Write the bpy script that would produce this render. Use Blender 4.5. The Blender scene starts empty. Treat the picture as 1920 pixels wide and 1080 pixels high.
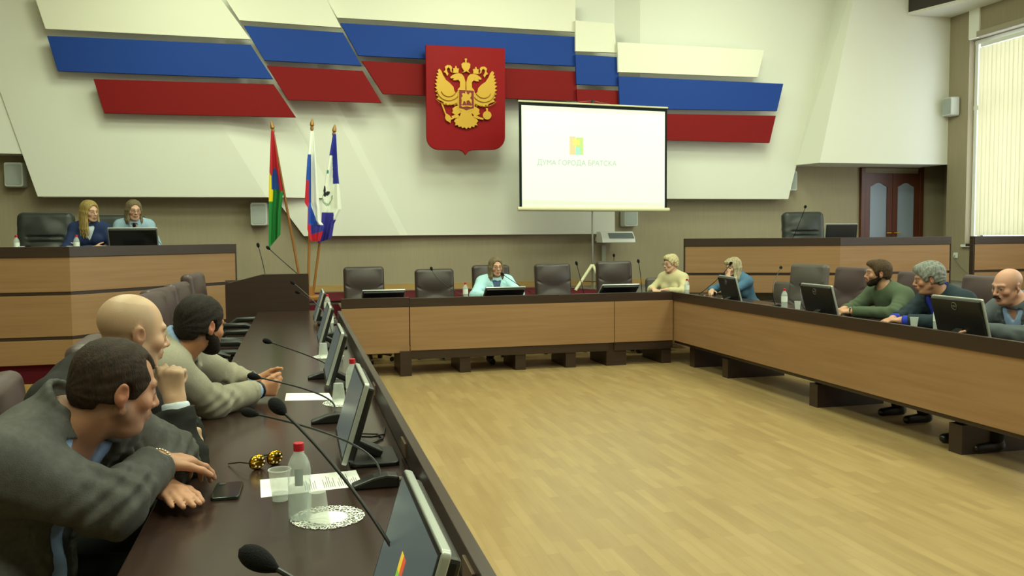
import bpy, math, random
import numpy as np
from mathutils import Vector, Matrix, Euler
random.seed(7); np.random.seed(7)
S = bpy.context.scene
COL = S.collection

# ------------------------------------------------------------------ camera
cam_d = bpy.data.cameras.new('camera'); cam = bpy.data.objects.new('camera', cam_d); COL.objects.link(cam)
YAW, PIT, ROL = math.radians(14.05), math.radians(3.497), math.radians(-0.453)
fw = Vector((math.sin(YAW)*math.cos(PIT), math.cos(YAW)*math.cos(PIT), -math.sin(PIT)))
rt = Vector((math.cos(YAW), -math.sin(YAW), 0)); upv = rt.cross(fw)
rt2 = rt*math.cos(ROL)+upv*math.sin(ROL); up2 = upv*math.cos(ROL)-rt*math.sin(ROL)
cam.matrix_world = Matrix(((rt2.x, up2.x, -fw.x, 0), (rt2.y, up2.y, -fw.y, 0), (rt2.z, up2.z, -fw.z, 1.5), (0, 0, 0, 1)))
cam_d.sensor_width = 36; cam_d.lens = 36*1600/1920; cam_d.clip_start = 0.05; cam_d.clip_end = 200
S.camera = cam

# ------------------------------------------------------------------ world, exposure
S.view_settings.view_transform = 'Standard'; S.view_settings.look = 'None'
S.view_settings.gamma = 1.0; S.view_settings.exposure = 0.0; S.view_settings.use_curve_mapping = False
w = bpy.data.worlds.new('sky'); S.world = w; w.use_nodes = True
nt = w.node_tree; bg = nt.nodes['Background']
bg.inputs['Color'].default_value = (0.80, 0.90, 1.0, 1); bg.inputs['Strength'].default_value = 4.0

# ------------------------------------------------------------------ lights of the room
def area(name, loc, size, power, color=(1, 1, 1), rot=(0, 0, 0), sizey=None):
    d = bpy.data.lights.new(name, 'AREA'); d.energy = power; d.color = color
    d.shape = 'RECTANGLE'; d.size = size; d.size_y = sizey or size
    o = bpy.data.objects.new(name, d); COL.objects.link(o); o.location = loc; o.rotation_euler = rot
    return o
WARM = (0.87, 1.0, 0.70)
for yy in (0.5, 4.0, 7.5):
    for xx in (-1.5, 2.3, 6.1):
        area('ceiling_lamp_light', (xx, yy, 5.55), 1.3, 116, WARM)
for xx in (-1.2, 2.4, 6.2):
    area('wall_wash_light', (xx, 9.9, 5.5), 1.0, 52, WARM, (math.radians(35), 0, 0))
for yy in (10.6, 7.9, 5.2):
    area('window_daylight', (10.38, yy-2.2, 3.0), 2.2, 45, (0.93, 1.0, 0.84), (0, math.radians(90), 0), 3.0)

# ------------------------------------------------------------------ materials
def lin(c):
    c = c.lstrip('#'); v = [int(c[i:i+2], 16)/255 for i in (0, 2, 4)]
    return tuple(x/12.92 if x <= .04045 else ((x+.055)/1.055)**2.4 for x in v)+(1,)
MATS = {}
def mat(name, color, rough=.5, spec=.5, metal=0, noise=None, bump=None, trans=0, emit=None, attr=None, coat=0, sss=0, alpha=None, sheen=0):
    """noise=(scale vec, amount, detail, second colour)  bump=(scale vec, strength)"""
    if name in MATS: return MATS[name]
    m = bpy.data.materials.new(name); m.use_nodes = True; N = m.node_tree.nodes; L = m.node_tree.links
    b = N['Principled BSDF']; c = lin(color) if isinstance(color, str) else color
    b.inputs['Base Color'].default_value = c; b.inputs['Roughness'].default_value = rough
    b.inputs['Specular IOR Level'].default_value = spec; b.inputs['Metallic'].default_value = metal
    if coat: b.inputs['Coat Weight'].default_value = coat; b.inputs['Coat Roughness'].default_value = .12
    if sss: b.inputs['Subsurface Weight'].default_value = sss; b.inputs['Subsurface Radius'].default_value = (.02, .008, .004); b.inputs['Subsurface Scale'].default_value = .4
    if trans: b.inputs['Transmission Weight'].default_value = trans; b.inputs['IOR'].default_value = 1.33
    if alpha is not None: b.inputs['Alpha'].default_value = alpha
    if sheen: b.inputs['Sheen Weight'].default_value = sheen
    if emit: b.inputs['Emission Color'].default_value = lin(emit[0]); b.inputs['Emission Strength'].default_value = emit[1]
    src = None
    if attr:
        a = N.new('ShaderNodeAttribute'); a.attribute_name = attr; src = a.outputs['Color']
    def tex(scale, detail):
        tc = N.new('ShaderNodeTexCoord'); mp = N.new('ShaderNodeMapping'); L.new(tc.outputs['Object'], mp.inputs[0])
        mp.inputs['Scale'].default_value = scale
        nz = N.new('ShaderNodeTexNoise'); nz.inputs['Scale'].default_value = 1; nz.inputs['Detail'].default_value = detail
        L.new(mp.outputs[0], nz.inputs['Vector']); return nz
    if noise:
        sc, amt, det, c2 = noise; nz = tex(sc, det)
        r = N.new('ShaderNodeMapRange'); r.inputs[1].default_value = .35; r.inputs[2].default_value = .65; r.inputs[3].default_value = 0; r.inputs[4].default_value = amt
        L.new(nz.outputs['Fac'], r.inputs[0])
        mx = N.new('ShaderNodeMix'); mx.data_type = 'RGBA'; L.new(r.outputs[0], mx.inputs[0])
        if src: L.new(src, mx.inputs[6])
        else: mx.inputs[6].default_value = c
        mx.inputs[7].default_value = lin(c2); src = mx.outputs[2]
    if src: L.new(src, b.inputs['Base Color'])
    if bump:
        nz = tex(bump[0], 3); bp = N.new('ShaderNodeBump'); bp.inputs['Strength'].default_value = bump[1]; bp.inputs['Distance'].default_value = .004
        L.new(nz.outputs['Fac'], bp.inputs['Height']); L.new(bp.outputs[0], b.inputs['Normal'])
    MATS[name] = m; return m

def floor_material():
    m = bpy.data.materials.new('floor_laminate'); m.use_nodes = True; N = m.node_tree.nodes; L = m.node_tree.links; b = N['Principled BSDF']
    tc = N.new('ShaderNodeTexCoord'); mp = N.new('ShaderNodeMapping'); L.new(tc.outputs['Object'], mp.inputs[0]); mp.inputs['Rotation'].default_value = (0, 0, math.radians(90))
    br = N.new('ShaderNodeTexBrick'); L.new(mp.outputs[0], br.inputs['Vector'])
    br.inputs['Color1'].default_value = lin('#987e55'); br.inputs['Color2'].default_value = lin('#a58b5f'); br.inputs['Mortar'].default_value = lin('#8d7644')
    br.inputs['Scale'].default_value = 1; br.inputs['Brick Width'].default_value = .42; br.inputs['Row Height'].default_value = .065
    br.inputs['Mortar Size'].default_value = .0008; br.offset = .37
    mp2 = N.new('ShaderNodeMapping'); L.new(tc.outputs['Object'], mp2.inputs[0]); mp2.inputs['Scale'].default_value = (22, 2.0, 1)
    nz = N.new('ShaderNodeTexNoise'); nz.inputs['Scale'].default_value = 1; nz.inputs['Detail'].default_value = 5; L.new(mp2.outputs[0], nz.inputs['Vector'])
    mx = N.new('ShaderNodeMix'); mx.data_type = 'RGBA'; mx.blend_type = 'MULTIPLY'; mx.inputs[0].default_value = .35
    cr = N.new('ShaderNodeValToRGB'); cr.color_ramp.elements[0].color = (.74, .66, .52, 1); cr.color_ramp.elements[0].position = .3; cr.color_ramp.elements[1].color = (1, 1, 1, 1); cr.color_ramp.elements[1].position = .6
    L.new(nz.outputs['Fac'], cr.inputs[0]); L.new(br.outputs['Color'], mx.inputs[6]); L.new(cr.outputs[0], mx.inputs[7]); L.new(mx.outputs[2], b.inputs['Base Color'])
    b.inputs['Roughness'].default_value = .33; b.inputs['Specular IOR Level'].default_value = .45
    return m

M_floor = floor_material()
M_panel = mat('oak_veneer_panel', '#957351', .42, .4, noise=((1.1, 1.1, 26), .5, 4, '#836040'))
M_dark = mat('dark_walnut_edge', '#35261f', .35, .5, noise=((1.5, 1.5, 30), .5, 4, '#291c17'))
M_top = mat('dark_walnut_tabletop', '#33241f', .24, .38, noise=((26, 1.3, 1), .6, 4, '#2a1a17'), coat=.12)
M_top2 = mat('dark_walnut_tabletop_crosswise', '#392824', .22, .5, noise=((1.3, 26, 1), .6, 4, '#2a1a17'), coat=.3)
M_white = mat('white_painted_plaster', '#e6e6dc', .75, .2, bump=((9, 9, 9), .05))
M_beige = mat('beige_wallpaper', '#a2977f', .8, .2, noise=((30, 30, 2.5), .35, 4, '#988c75'))
M_blue = mat('blue_painted_board', '#224394', .65, .15)
M_red = mat('red_painted_board', '#80191b', .65, .12)
M_cream = mat('cream_white_painted_board', '#ecead9', .65, .3)
M_maroon = mat('maroon_carpet', '#5c1c26', .95, .1, noise=((200, 200, 200), .4, 2, '#48141c'))
M_greyfloor = mat('grey_linoleum', '#6f6d66', .6, .3)
M_trimwood = mat('light_wood_trim', '#b08f58', .45, .4, noise=((3, 3, 40), .4, 3, '#9a7844'))
M_black = mat('black_plastic', '#141414', .42, .5)
M_blackrough = mat('black_foam', '#121214', .9, .2, bump=((400, 400, 400), .6))
M_silver = mat('silver_plastic', '#b9bcb8', .35, .5, metal=.3)
M_greyplastic = mat('light_grey_plastic', '#c9ccc4', .5, .4)
M_whiteplastic = mat('white_plastic', '#e8ebe6', .45, .4)
M_leather = mat('dark_brown_leather', '#3a2f2d', .38, .5, bump=((120, 120, 120), .15))
M_leatherp = mat('plum_brown_leather', '#4a3a3b', .42, .5, bump=((120, 120, 120), .15))
M_leathert = mat('taupe_grey_leather', '#514a46', .45, .5, bump=((120, 120, 120), .15))
M_leatherb = mat('black_green_leather', '#262b29', .4, .5, bump=((120, 120, 120), .15))
M_chrome = mat('polished_chrome', '#c8c8c8', .15, .5, metal=1)
M_steel = mat('brushed_steel', '#9a9a96', .35, .5, metal=.8)
M_paper = mat('white_paper', '#f2f2ee', .8, .2)
M_gold = mat('gold_paint', '#c79a2e', .45, .5, metal=.25)
M_flagwood = mat('varnished_flagpole_wood', '#96622a', .35, .5)
M_text = mat('printed_grey_text', '#6c6c70', .8, .1)

# ------------------------------------------------------------------ mesh helpers
class MB:
    def __init__(s): s.v = []; s.f = []
    def add(s, vs, fs):
        n = len(s.v); s.v += [tuple(map(float, p)) for p in vs]; s.f += [tuple(i+n for i in f) for f in fs]; return s
    def box(s, c, size, rot=None, piv=None):
        hx, hy, hz = [q/2 for q in size]
        P = [Vector((x, y, z)) for x in (-hx, hx) for y in (-hy, hy) for z in (-hz, hz)]
        R = Euler(rot).to_matrix() if rot else Matrix.Identity(3)
        P = [R @ p+Vector(c) for p in P]
        return s.add(P, [(0, 1, 3, 2), (4, 6, 7, 5), (0, 4, 5, 1), (2, 3, 7, 6), (0, 2, 6, 4), (1, 5, 7, 3)])
    def bx(s, x0, x1, y0, y1, z0, z1): return s.box(((x0+x1)/2, (y0+y1)/2, (z0+z1)/2), (x1-x0, y1-y0, z1-z0))
    def tube(s, pts, r, n=10, caps=True):
        pts = [Vector(p) for p in pts]; rs = r if isinstance(r, (list, tuple)) else [r]*len(pts)
        vs = []; fs = []; prev = None
        for i, p in enumerate(pts):
            t = (pts[min(i+1, len(pts)-1)]-pts[max(i-1, 0)]).normalized()
            if prev is None:
                a = Vector((0, 0, 1)) if abs(t.z) < .9 else Vector((1, 0, 0)); u = t.cross(a).normalized()
            else:
                u = (prev-t*prev.dot(t)).normalized()
            prev = u; v = t.cross(u)
            for k in range(n):
                an = 2*math.pi*k/n; vs.append(p+(u*math.cos(an)+v*math.sin(an))*rs[i])
        for i in range(len(pts)-1):
            for k in range(n):
                a = i*n+k; b = i*n+(k+1) % n; fs.append((a, b, b+n, a+n))
        if caps: fs.append(tuple(range(n-1, -1, -1))); fs.append(tuple((len(pts)-1)*n+k for k in range(n)))
        return s.add(vs, fs)
    def lathe(s, prof, c=(0, 0, 0), n=24, R=None, cap=False):
        c = Vector(c); R = R or Matrix.Identity(3); vs = []; fs = []
        for (r, z) in prof:
            for k in range(n):
                an = 2*math.pi*k/n; vs.append(R @ Vector((r*math.cos(an), r*math.sin(an), z))+c)
        for i in range(len(prof)-1):
            for k in range(n):
                a = i*n+k; b = i*n+(k+1) % n; fs.append((a, b, b+n, a+n))
        if cap: fs.append(tuple(range(n-1, -1, -1))); fs.append(tuple((len(prof)-1)*n+k for k in range(n)))
        return s.add(vs, fs)
    def prism(s, poly, f0, f1):
        """poly: list of 2D points; f0,f1 map a 2D point to the front and back 3D point"""
        n = len(poly); vs = [f0(p) for p in poly]+[f1(p) for p in poly]
        fs = [tuple(range(n)), tuple(range(2*n-1, n-1, -1))]+[(i, i+n, (i+1) % n+n, (i+1) % n) for i in range(n)]
        return s.add(vs, fs)
    def xz(s, poly, y0, y1): return s.prism(poly, lambda p: (p[0], y0, p[1]), lambda p: (p[0], y1, p[1]))
    def sphere(s, c, r, n=16, m=10, R=None):
        r = r if isinstance(r, (list, tuple)) else (r, r, r); c = Vector(c); R = R or Matrix.Identity(3)
        vs = [R @ Vector((0, 0, r[2]))+c]; fs = []
        for i in range(1, m):
            th = math.pi*i/m
            for k in range(n):
                ph = 2*math.pi*k/n; vs.append(R @ Vector((r[0]*math.sin(th)*math.cos(ph), r[1]*math.sin(th)*math.sin(ph), r[2]*math.cos(th)))+c)
        vs.append(R @ Vector((0, 0, -r[2]))+c)
        for k in range(n): fs.append((0, 1+k, 1+(k+1) % n))
        for i in range(m-2):
            for k in range(n):
                a = 1+i*n+k; b = 1+i*n+(k+1) % n; fs.append((a, a+n, b+n, b))
        l = len(vs)-1
        for k in range(n): fs.append((l, 1+(m-2)*n+(k+1) % n, 1+(m-2)*n+k))
        return s.add(vs, fs)

def obj(name, mb, m, parent=None, smooth=35, bevel=0, label=None, seg=2, subsurf=0):
    me = bpy.data.meshes.new(name); me.from_pydata(mb.v, [], mb.f); me.materials.append(m)
    import bmesh
    bm = bmesh.new(); bm.from_mesh(me); bmesh.ops.recalc_face_normals(bm, faces=bm.faces); bm.to_mesh(me); bm.free()
    if smooth:
        me.polygons.foreach_set('use_smooth', [True]*len(me.polygons)); me.set_sharp_from_angle(angle=math.radians(smooth))
    o = bpy.data.objects.new(name, me); COL.objects.link(o)
    if parent: o.parent = parent
    if bevel:
        b = o.modifiers.new('bevel', 'BEVEL'); b.width = bevel; b.segments = seg; b.limit_method = 'ANGLE'; b.angle_limit = math.radians(40)
    if subsurf:
        q = o.modifiers.new('sub', 'SUBSURF'); q.levels = q.render_levels = subsurf
    if label: o['label'] = label
    return o
def tag(o, label, cat, group=None, kind=None):
    o['label'] = label; o['category'] = cat
    if group: o['group'] = group
    if kind: o['kind'] = kind
    return o
def thing(name, label, cat, loc=(0, 0, 0), rz=0, group=None):
    o = bpy.data.objects.new(name, None); COL.objects.link(o); o.location = loc; o.rotation_euler = (0, 0, rz); o.empty_display_size = .1
    return tag(o, label, cat, group)
def struct(name, mb, m, parent=None, **k):
    o = obj(name, mb, m, parent, **k)
    if not parent: o['kind'] = 'structure'
    return o
def kids(o): return [c for c in bpy.data.objects if c.parent == o]
def copy_tree(o, loc=None, rz=None, label=None, group=None, parent=None):
    c = o.copy(); COL.objects.link(c)
    if parent: c.parent = parent
    for ch in kids(o): copy_tree(ch, parent=c)
    if loc is not None: c.location = loc
    if rz is not None: c.rotation_euler = (0, 0, rz)
    if label: c['label'] = label
    if group: c['group'] = group
    return c
PI = math.pi
def rad(d): return math.radians(d)
def rrect(w, h, r, n=5):
    P = []
    for cx, cy, a0 in ((w/2-r, h/2-r, 0), (-w/2+r, h/2-r, 90), (-w/2+r, -h/2+r, 180), (w/2-r, -h/2+r, 270)):
        for i in range(n+1): a = rad(a0+90*i/n); P.append((cx+r*math.cos(a), cy+r*math.sin(a)))
    return P
# ================================================================== the room
WY = 12.9       # lower back wall
struct('floor', MB().bx(-6, 11.3, -3, 13, -.1, 0), M_floor, smooth=0)
struct('wall_back', MB().bx(-6, 11.3, WY, WY+.15, 0, 5.9), M_beige, smooth=0)
struct('wall_left', MB().bx(-6.15, -6, -3, 13.05, 0, 5.9), M_beige, smooth=0)
struct('wall_front', MB().bx(-6.15, 11.3, -3.15, -3, 0, 5.9), M_beige, smooth=0)
struct('ceiling', MB().bx(-6.15, 11.45, -3.15, 13.05, 5.9, 6.0), M_white, smooth=0)
# right wall with a run of tall windows
RX = 10.55
wr = MB()
wins = [(9.0, 11.72), (6.2, 8.3), (3.3, 5.6), (.2, 2.5)]
ys = 12.15
for (a, b) in wins:
    wr.bx(RX, RX+.3, b, ys, 0, 5.9); ys = a
    wr.bx(RX, RX+.3, a, b, 0, 1.3); wr.bx(RX, RX+.3, a, b, 4.58, 5.9)
wr.bx(RX, RX+.3, -3, ys, 0, 5.9); wr.bx(11.15, 11.3, 12.15, 13.05, 0, 5.9); wr.bx(RX+.3, 11.3, 12.15, 12.3, 0, 5.9)
struct('wall_right', wr, M_beige, smooth=0)
M_blind = mat('cream_vertical_blind', '#f0ecdc', .7, .2, noise=((3, 60, 1), .25, 2, '#e2dcc4'))
bb = M_blind.node_tree.nodes['Principled BSDF']
tr = M_blind.node_tree.nodes.new('ShaderNodeBsdfTranslucent'); tr.inputs[0].default_value = lin('#f6f2dc')
mxs = M_blind.node_tree.nodes.new('ShaderNodeMixShader'); mxs.inputs[0].default_value = .55
out = M_blind.node_tree.nodes['Material Output']
M_blind.node_tree.links.new(bb.outputs[0], mxs.inputs[1]); M_blind.node_tree.links.new(tr.outputs[0], mxs.inputs[2]); M_blind.node_tree.links.new(mxs.outputs[0], out.inputs[0])
M_glass = mat('window_glass', '#eef4f0', .02, .5, alpha=.12)
for k, (a, b) in enumerate(wins):
    fr = MB()
    for y in (a+.04, (a+b)/2, b-.04): fr.bx(RX+.104, RX+.166, y-.035, y+.035, 1.301, 4.579)
    for z in (1.34, 3.5, 4.54): fr.bx(RX+.1, RX+.17, a, b, z-.035, z+.035)
    wfr = struct('window_%d' % (k+1), fr, M_whiteplastic, smooth=0, bevel=.006)
    obj('pane', MB().bx(RX+.13, RX+.136, a, b, 1.3, 4.58), M_glass, wfr, smooth=0)
    obj('window_sill', MB().bx(RX-.06, RX+.1, a-.03, b+.03, 1.26, 1.3), M_whiteplastic, wfr, bevel=.005)
    if k < 2:
        bl = thing('vertical_blind', ['cream vertical blind hanging in the tall window at the right edge of the picture', 'cream vertical blind in the window nearer the camera, beyond the right edge'][k], 'blind', (RX-.07, (a+b)/2-(.16 if k == 0 else 0), 1.42))
        obj('headrail', MB().bx(-.03, .04, -(b-a)/2, (b-a)/2-.18, 2.98, 3.04), M_whiteplastic, bl, bevel=.004)
        sl = MB(); y = -(b-a)/2+.03
        while y < (b-a)/2-.22:
            sl.box((0, y+.045, 1.50), (.0025, .088, 2.94), (0, 0, rad(14+random.uniform(-7, 7)))); y += .082
        sb = obj('slat', sl, M_blind, bl, smooth=0); sb['kind'] = 'stuff'; sb['label'] = 'cream fabric slats of the blind'
# projecting horizontal ledge above the window and the dark ceiling beam
struct('trim_1', MB().bx(RX-.10, RX+.02, 2.0, 11.48, 4.57, 4.66), mat('taupe_trim', '#a49c86', .6), smooth=0, bevel=.01)
struct('trim_2', MB().bx(RX-.03, RX+.01, 11.50, 11.72, 4.58, 5.9), mat('white_trim', '#f2f4ea', .5), smooth=0, bevel=.01)
struct('trim_3', MB().prism([(9.73, 12.14), (10.54, 9.36), (10.54, 12.14)], lambda p: (p[0], p[1], 5.08), lambda p: (p[0], p[1], 5.89)), mat('dark_soffit', '#3a332c', .6), smooth=0)
struct('trim_4', MB().prism([(9.72, 12.145), (10.545, 9.34), (10.545, 12.145)], lambda p: (p[0], p[1], 5.04), lambda p: (p[0], p[1], 5.08)), M_white, smooth=0)

# ---- raised stage behind the tables
SZ = .70
st = MB()
st.prism([(-6, 9.62), (-2.32, 9.62), (-1.0, 10.9), (5.3, 10.9), (6.65, 10.1), (10.54, 10.1), (10.54, 12.88), (-6, 12.9)], lambda p: (p[0], p[1], SZ), lambda p: (p[0], p[1], 0))
struct('floor_stage', st, M_greyfloor, smooth=0)
struct('floor_stage_carpet', MB().prism([(-1.0, 10.87), (4.55, 10.87), (3.9, 12.55), (-1.4, 12.55)], lambda p: (p[0], p[1], SZ+.008), lambda p: (p[0], p[1], SZ)), M_maroon, smooth=0)
struct('trim_5', MB().bx(-1.0, 5.3, 10.86, 10.9, 0, .66), M_maroon, smooth=0)
struct('trim_6', MB().bx(-1.0, 5.3, 10.83, 10.9, 0.0, .10), M_trimwood, smooth=0)
struct('baseboard_back', MB().bx(-6, 11.14, WY-.03, WY, SZ, SZ+.09), M_trimwood, smooth=0)
# ---- plinth below the left podium
pl = MB().prism([(-6, 9.27), (-2.17, 9.27), (-.6, 10.85), (-.9, 10.9), (-2.3, 9.6), (-6, 9.6)], lambda p: (p[0], p[1], .26), lambda p: (p[0], p[1], 0))
struct('trim_7', pl, M_maroon, smooth=0)
struct('baseboard_left', MB().prism([(-6, 9.2), (-2.14, 9.2), (-.55, 10.83), (-.6, 10.85), (-2.17, 9.27), (-6, 9.27)], lambda p: (p[0], p[1], .075), lambda p: (p[0], p[1], 0)), M_trimwood, smooth=0)

# ---- white relief on the back wall (folded plaster volumes)
def relief(name, front, thick=.0, back=WY):
    """front: list of (x,z,y) of one flat facet; extruded straight back to the wall"""
    pass
def facet(mb, pts, back=WY-.001):
    n = len(pts); vs = [(x, y, z) for x, z, y in pts]+[(x, back, z) for x, z, y in pts]
    mb.add(vs, [tuple(range(n)), tuple(range(2*n-1, n-1, -1))]+[(i, i+n, (i+1) % n+n, (i+1) % n) for i in range(n)])
T = 5.9
def U(px, py, Y):      # measured wall points, in metres on the plane y = Y
    d = fw+rt2*((px-960)/1600)-up2*((py-540)/1600); k = Y/d.y
    return (d.x*k, 1.5+d.z*k)
def F(pts): return [(U(a, b, c)+(c,)) for a, b, c in pts]
R_ = MB()
yl, yc, yr, yf = 12.55, 12.75, 12.62, 12.15
# left volume, folding back along a diagonal towards the centre
A0 = U(408, 222, yl); A1 = U(502, 374, yl); B0 = U(549, 224, yc); B1 = U(570, 262, yc)
def along(P, Q, z): t = (z-P[1])/(Q[1]-P[1]); return P[0]+(Q[0]-P[0])*t
lz = 2.07
facet(R_, [(-3.33, lz, yl), (along(A0, A1, lz), lz, yl), (along(A0, A1, T), T, yl), (-3.33-.24*(T-lz)*1.2, T, yl)])
xb = along(B0, B1, 1.52)
facet(R_, [(along(A0, A1, lz), lz, yl), (along(B0, B1, lz), lz, yc), (along(B0, B1, T), T, yc), (along(A0, A1, T), T, yl)])
# centre volume
c1a, c1b = U(638, 232, yc), U(750, 441, yc)
facet(R_, [(.09, 1.52, yc), (along(c1a, c1b, 1.52), 1.52, yc), (along(c1a, c1b, T), T, yc), (along(B0, B1, T), T, yc), (along(B0, B1, lz), lz, yc), (-.30, lz, yc)])
facet(R_, [(along(c1a, c1b, 1.52), 1.52, yc), (along(c1a, c1b, 1.52)+.12, 1.52, yc+.025), (along(c1a, c1b, T)+.12, T, yc+.025), (along(c1a, c1b, T), T, yc)])
facet(R_, [(along(c1a, c1b, 1.52)+.12, 1.52, yc+.025), (4.9, 1.52, yc+.06), (4.9, T, yc+.06), (along(c1a, c1b, T)+.12, T, yc+.06)])
# right volume
facet(R_, [(4.9, 2.07, yc+.06), (5.25, 2.07, yr), (5.25, T, yr), (4.9, T, yc+.06)])
r0 = U(1478, 373, yr); r1 = U(1492, 315, yr)
facet(R_, [(5.25, 2.07, yr), (r0[0], 2.07, yr), (along(r0, r1, T), T, yr), (5.25, T, yr)])
q0 = U(1537, 307, yf); q1 = U(1600, 0, yf)
facet(R_, [(r1[0]+.0, 2.63, yr), (q0[0], 2.63, yf), (along(q0, q1, T), T, yf), (along(r0, r1, T), T, yr)])
facet(R_, [(q0[0], 2.63, yf), (10.55, 2.63, yf), (10.55, T, yf), (along(q0, q1, T), T, yf)])
# far left volume
facet(R_, [(-6, 2.63, 12.3), (-3.47, 2.63, yl+.02), (-3.33-.24*(T-lz)*1.2+.03, T, yl+.02), (-6, T, 12.3)])
struct('wall_back_relief', R_, M_white, smooth=0)

# ---- white, blue and red boards mounted in front of the relief
boards = []
def board(pts, depth, m, label, y=12.35, side=None):
    P = [U(a, b, y) for a, b in pts]
    cx = sum(p[0] for p in P)/len(P); cz = sum(p[1] for p in P)/len(P)
    mb = MB().prism(P, lambda p: (p[0]-cx, 0, p[1]-cz), lambda p: (p[0]-cx, depth, p[1]-cz))
    o = obj('wall_board', mb, m, smooth=0, bevel=.004); o.location = (cx, y, cz)
    tag(o, label, 'wall board', 'coloured boards on the back wall')
    return o
D = .045
board([(62, -14), (85, 54), (470, 74), (405, -14)], D, M_cream, 'white slanted board at the far left top of the striped wall')
board([(88, 67), (108, 133), (512, 148), (470, 84)], D, M_blue, 'long blue slanted board at the far left of the striped wall')
board([(175, 148), (195, 212), (555, 220), (513, 158)], D, M_red, 'long red slanted board at the far left, lowest of its three')
board([(415, -14), (449, 38), (640, 52), (606, -14)], D, M_cream, 'white slanted board second from left, cut by the top of the picture', 12.41)
board([(457, 48), (496, 113), (678, 123), (643, 61)], D, M_blue, 'blue slanted board second from left, under a white one', 12.41)
board([(500, 123), (540, 187), (716, 193), (680, 133)], D, M_red, 'red slanted board second from left, above the flags', 12.41)
board([(604, -14), (632, 33), (1079, 60), (1079, -4)], D, M_cream, 'long white board at the top centre of the wall', 12.47)
board([(638, 43), (672, 104), (1079, 124), (1079, 69)], D, M_blue, 'long blue board running behind the top of the red shield', 12.47)
board([(678, 114), (718, 176), (1083, 189), (1080, 134)], D, M_red, 'red board running behind the middle of the red shield', 12.47)
board([(1079, 38), (1079, 96), (1157, 99), (1151, 44)], D, M_cream, 'short white board between the long centre and right white boards', 12.42)
board([(1079, 102), (1081, 158), (1161, 161), (1159, 107)], D, M_blue, 'short blue board above the projection screen', 12.42)
board([(1081, 167), (1083, 199), (1163, 203), (1160, 170)], D, M_red, 'short red board just above the top of the projection screen', 12.42)
board([(1158, 79), (1159, 135), (1421, 145), (1433, 94)], D, M_cream, 'white board at the right end of the striped wall', 12.36)
board([(1160, 143), (1162, 203), (1457, 208), (1469, 157)], D, M_blue, 'long blue board at the right end of the striped wall', 12.36)
board([(1162, 212), (1162, 260), (1443, 268), (1455, 217)], D, M_red, 'red board at the right end, coming out from behind the screen', 12.36)

# ---- double door
M_door = mat('mahogany_door', '#5f321f', .35, .5, noise=((14, 14, 1.5), .5, 4, '#48241a'))
M_frost = mat('frosted_door_glass', '#8d99a8', .3, .5)
dz0 = SZ; dx0, dx1 = 9.5, 10.6
df = MB(); df.bx(dx0-.08, dx0, WY-.06, WY, dz0, 2.62); df.bx(dx1, dx1+.08, WY-.06, WY, dz0, 2.62); df.bx(dx0-.085, dx1+.085, WY-.066, WY-.002, 2.621, 2.69)
door = struct('door_1', df, M_door, smooth=0, bevel=.006)
for s in (0, 1):
    x0 = dx0+s*(dx1-dx0)/2+.004; x1 = x0+(dx1-dx0)/2-.008; xm = (x0+x1)/2; g = .17
    leaf = MB(); leaf.bx(x0, xm-g, WY-.05, WY-.01, dz0, 2.53); leaf.bx(xm+g, x1, WY-.05, WY-.01, dz0, 2.53); leaf.bx(xm-g, xm+g, WY-.05, WY-.01, dz0, .95)
    ar = [(xm-g, 2.53), (xm+g, 2.53), (xm+g, 2.30)]+[(xm+g-2*g*t, 2.30+.07*math.sin(PI*t)**1.5) for t in [i/10 for i in range(1, 10)]]+[(xm-g, 2.30)]
    leaf.xz(ar, WY-.05, WY-.01)
    lf = obj('door_leaf', leaf, M_door, door, smooth=0)
    obj('door_glass', MB().bx(xm-g, xm+g, WY-.03, WY-.02, .95, 2.4), M_frost, lf, smooth=0)
    obj('door_handle', MB().tube([(x1-.05 if s == 0 else x0+.05, WY-.05, 1.5), (x1-.05 if s == 0 else x0+.05, WY-.1, 1.5), (x1-.13 if s == 0 else x0+.13, WY-.1, 1.5)], .011), M_gold, lf)

# ---- wall speakers
def speaker(loc, rz, label, w=.26, h=.34, d=.17):
    t = thing('wall_speaker', label, 'speaker', loc, rz, 'wall loudspeakers')
    mb = MB().prism(rrect(w, h, .03), lambda p: (p[0]*.86, -d, p[1]*.95), lambda p: (p[0], -.02, p[1]))
    obj('cabinet', mb, M_greyplastic, t, bevel=.006)
    obj('grille', MB().prism(rrect(w*.74, h*.82, .03), lambda p: (p[0], -d-.006, p[1]), lambda p: (p[0], -d+.002, p[1])), mat('speaker_grille', '#a9b0ac', .6, bump=((500, 500, 500), .8)), t)
    obj('bracket', MB().bx(-.03, .03, -.03, .0, -.06, .06), M_steel, t)
    return t
speaker((-3.66, WY, 2.37), 0, 'grey wall speaker at the far left edge, beside the white relief')
speaker((-.53, WY, 1.84), 0, 'grey wall speaker left of the three flags')
speaker((4.85+.3, WY, 1.80), 0, 'wall speaker half hidden behind the bottom right corner of the screen')
speaker((8.02, WY, 2.38), 0, 'wall speaker mostly hidden behind the white relief above the right podium', w=.2)
speaker((RX, 12.0, 3.56), PI/2*1.0+PI, 'white wall speaker high on the right wall beside the window', h=.31, w=.24, d=.17)
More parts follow.
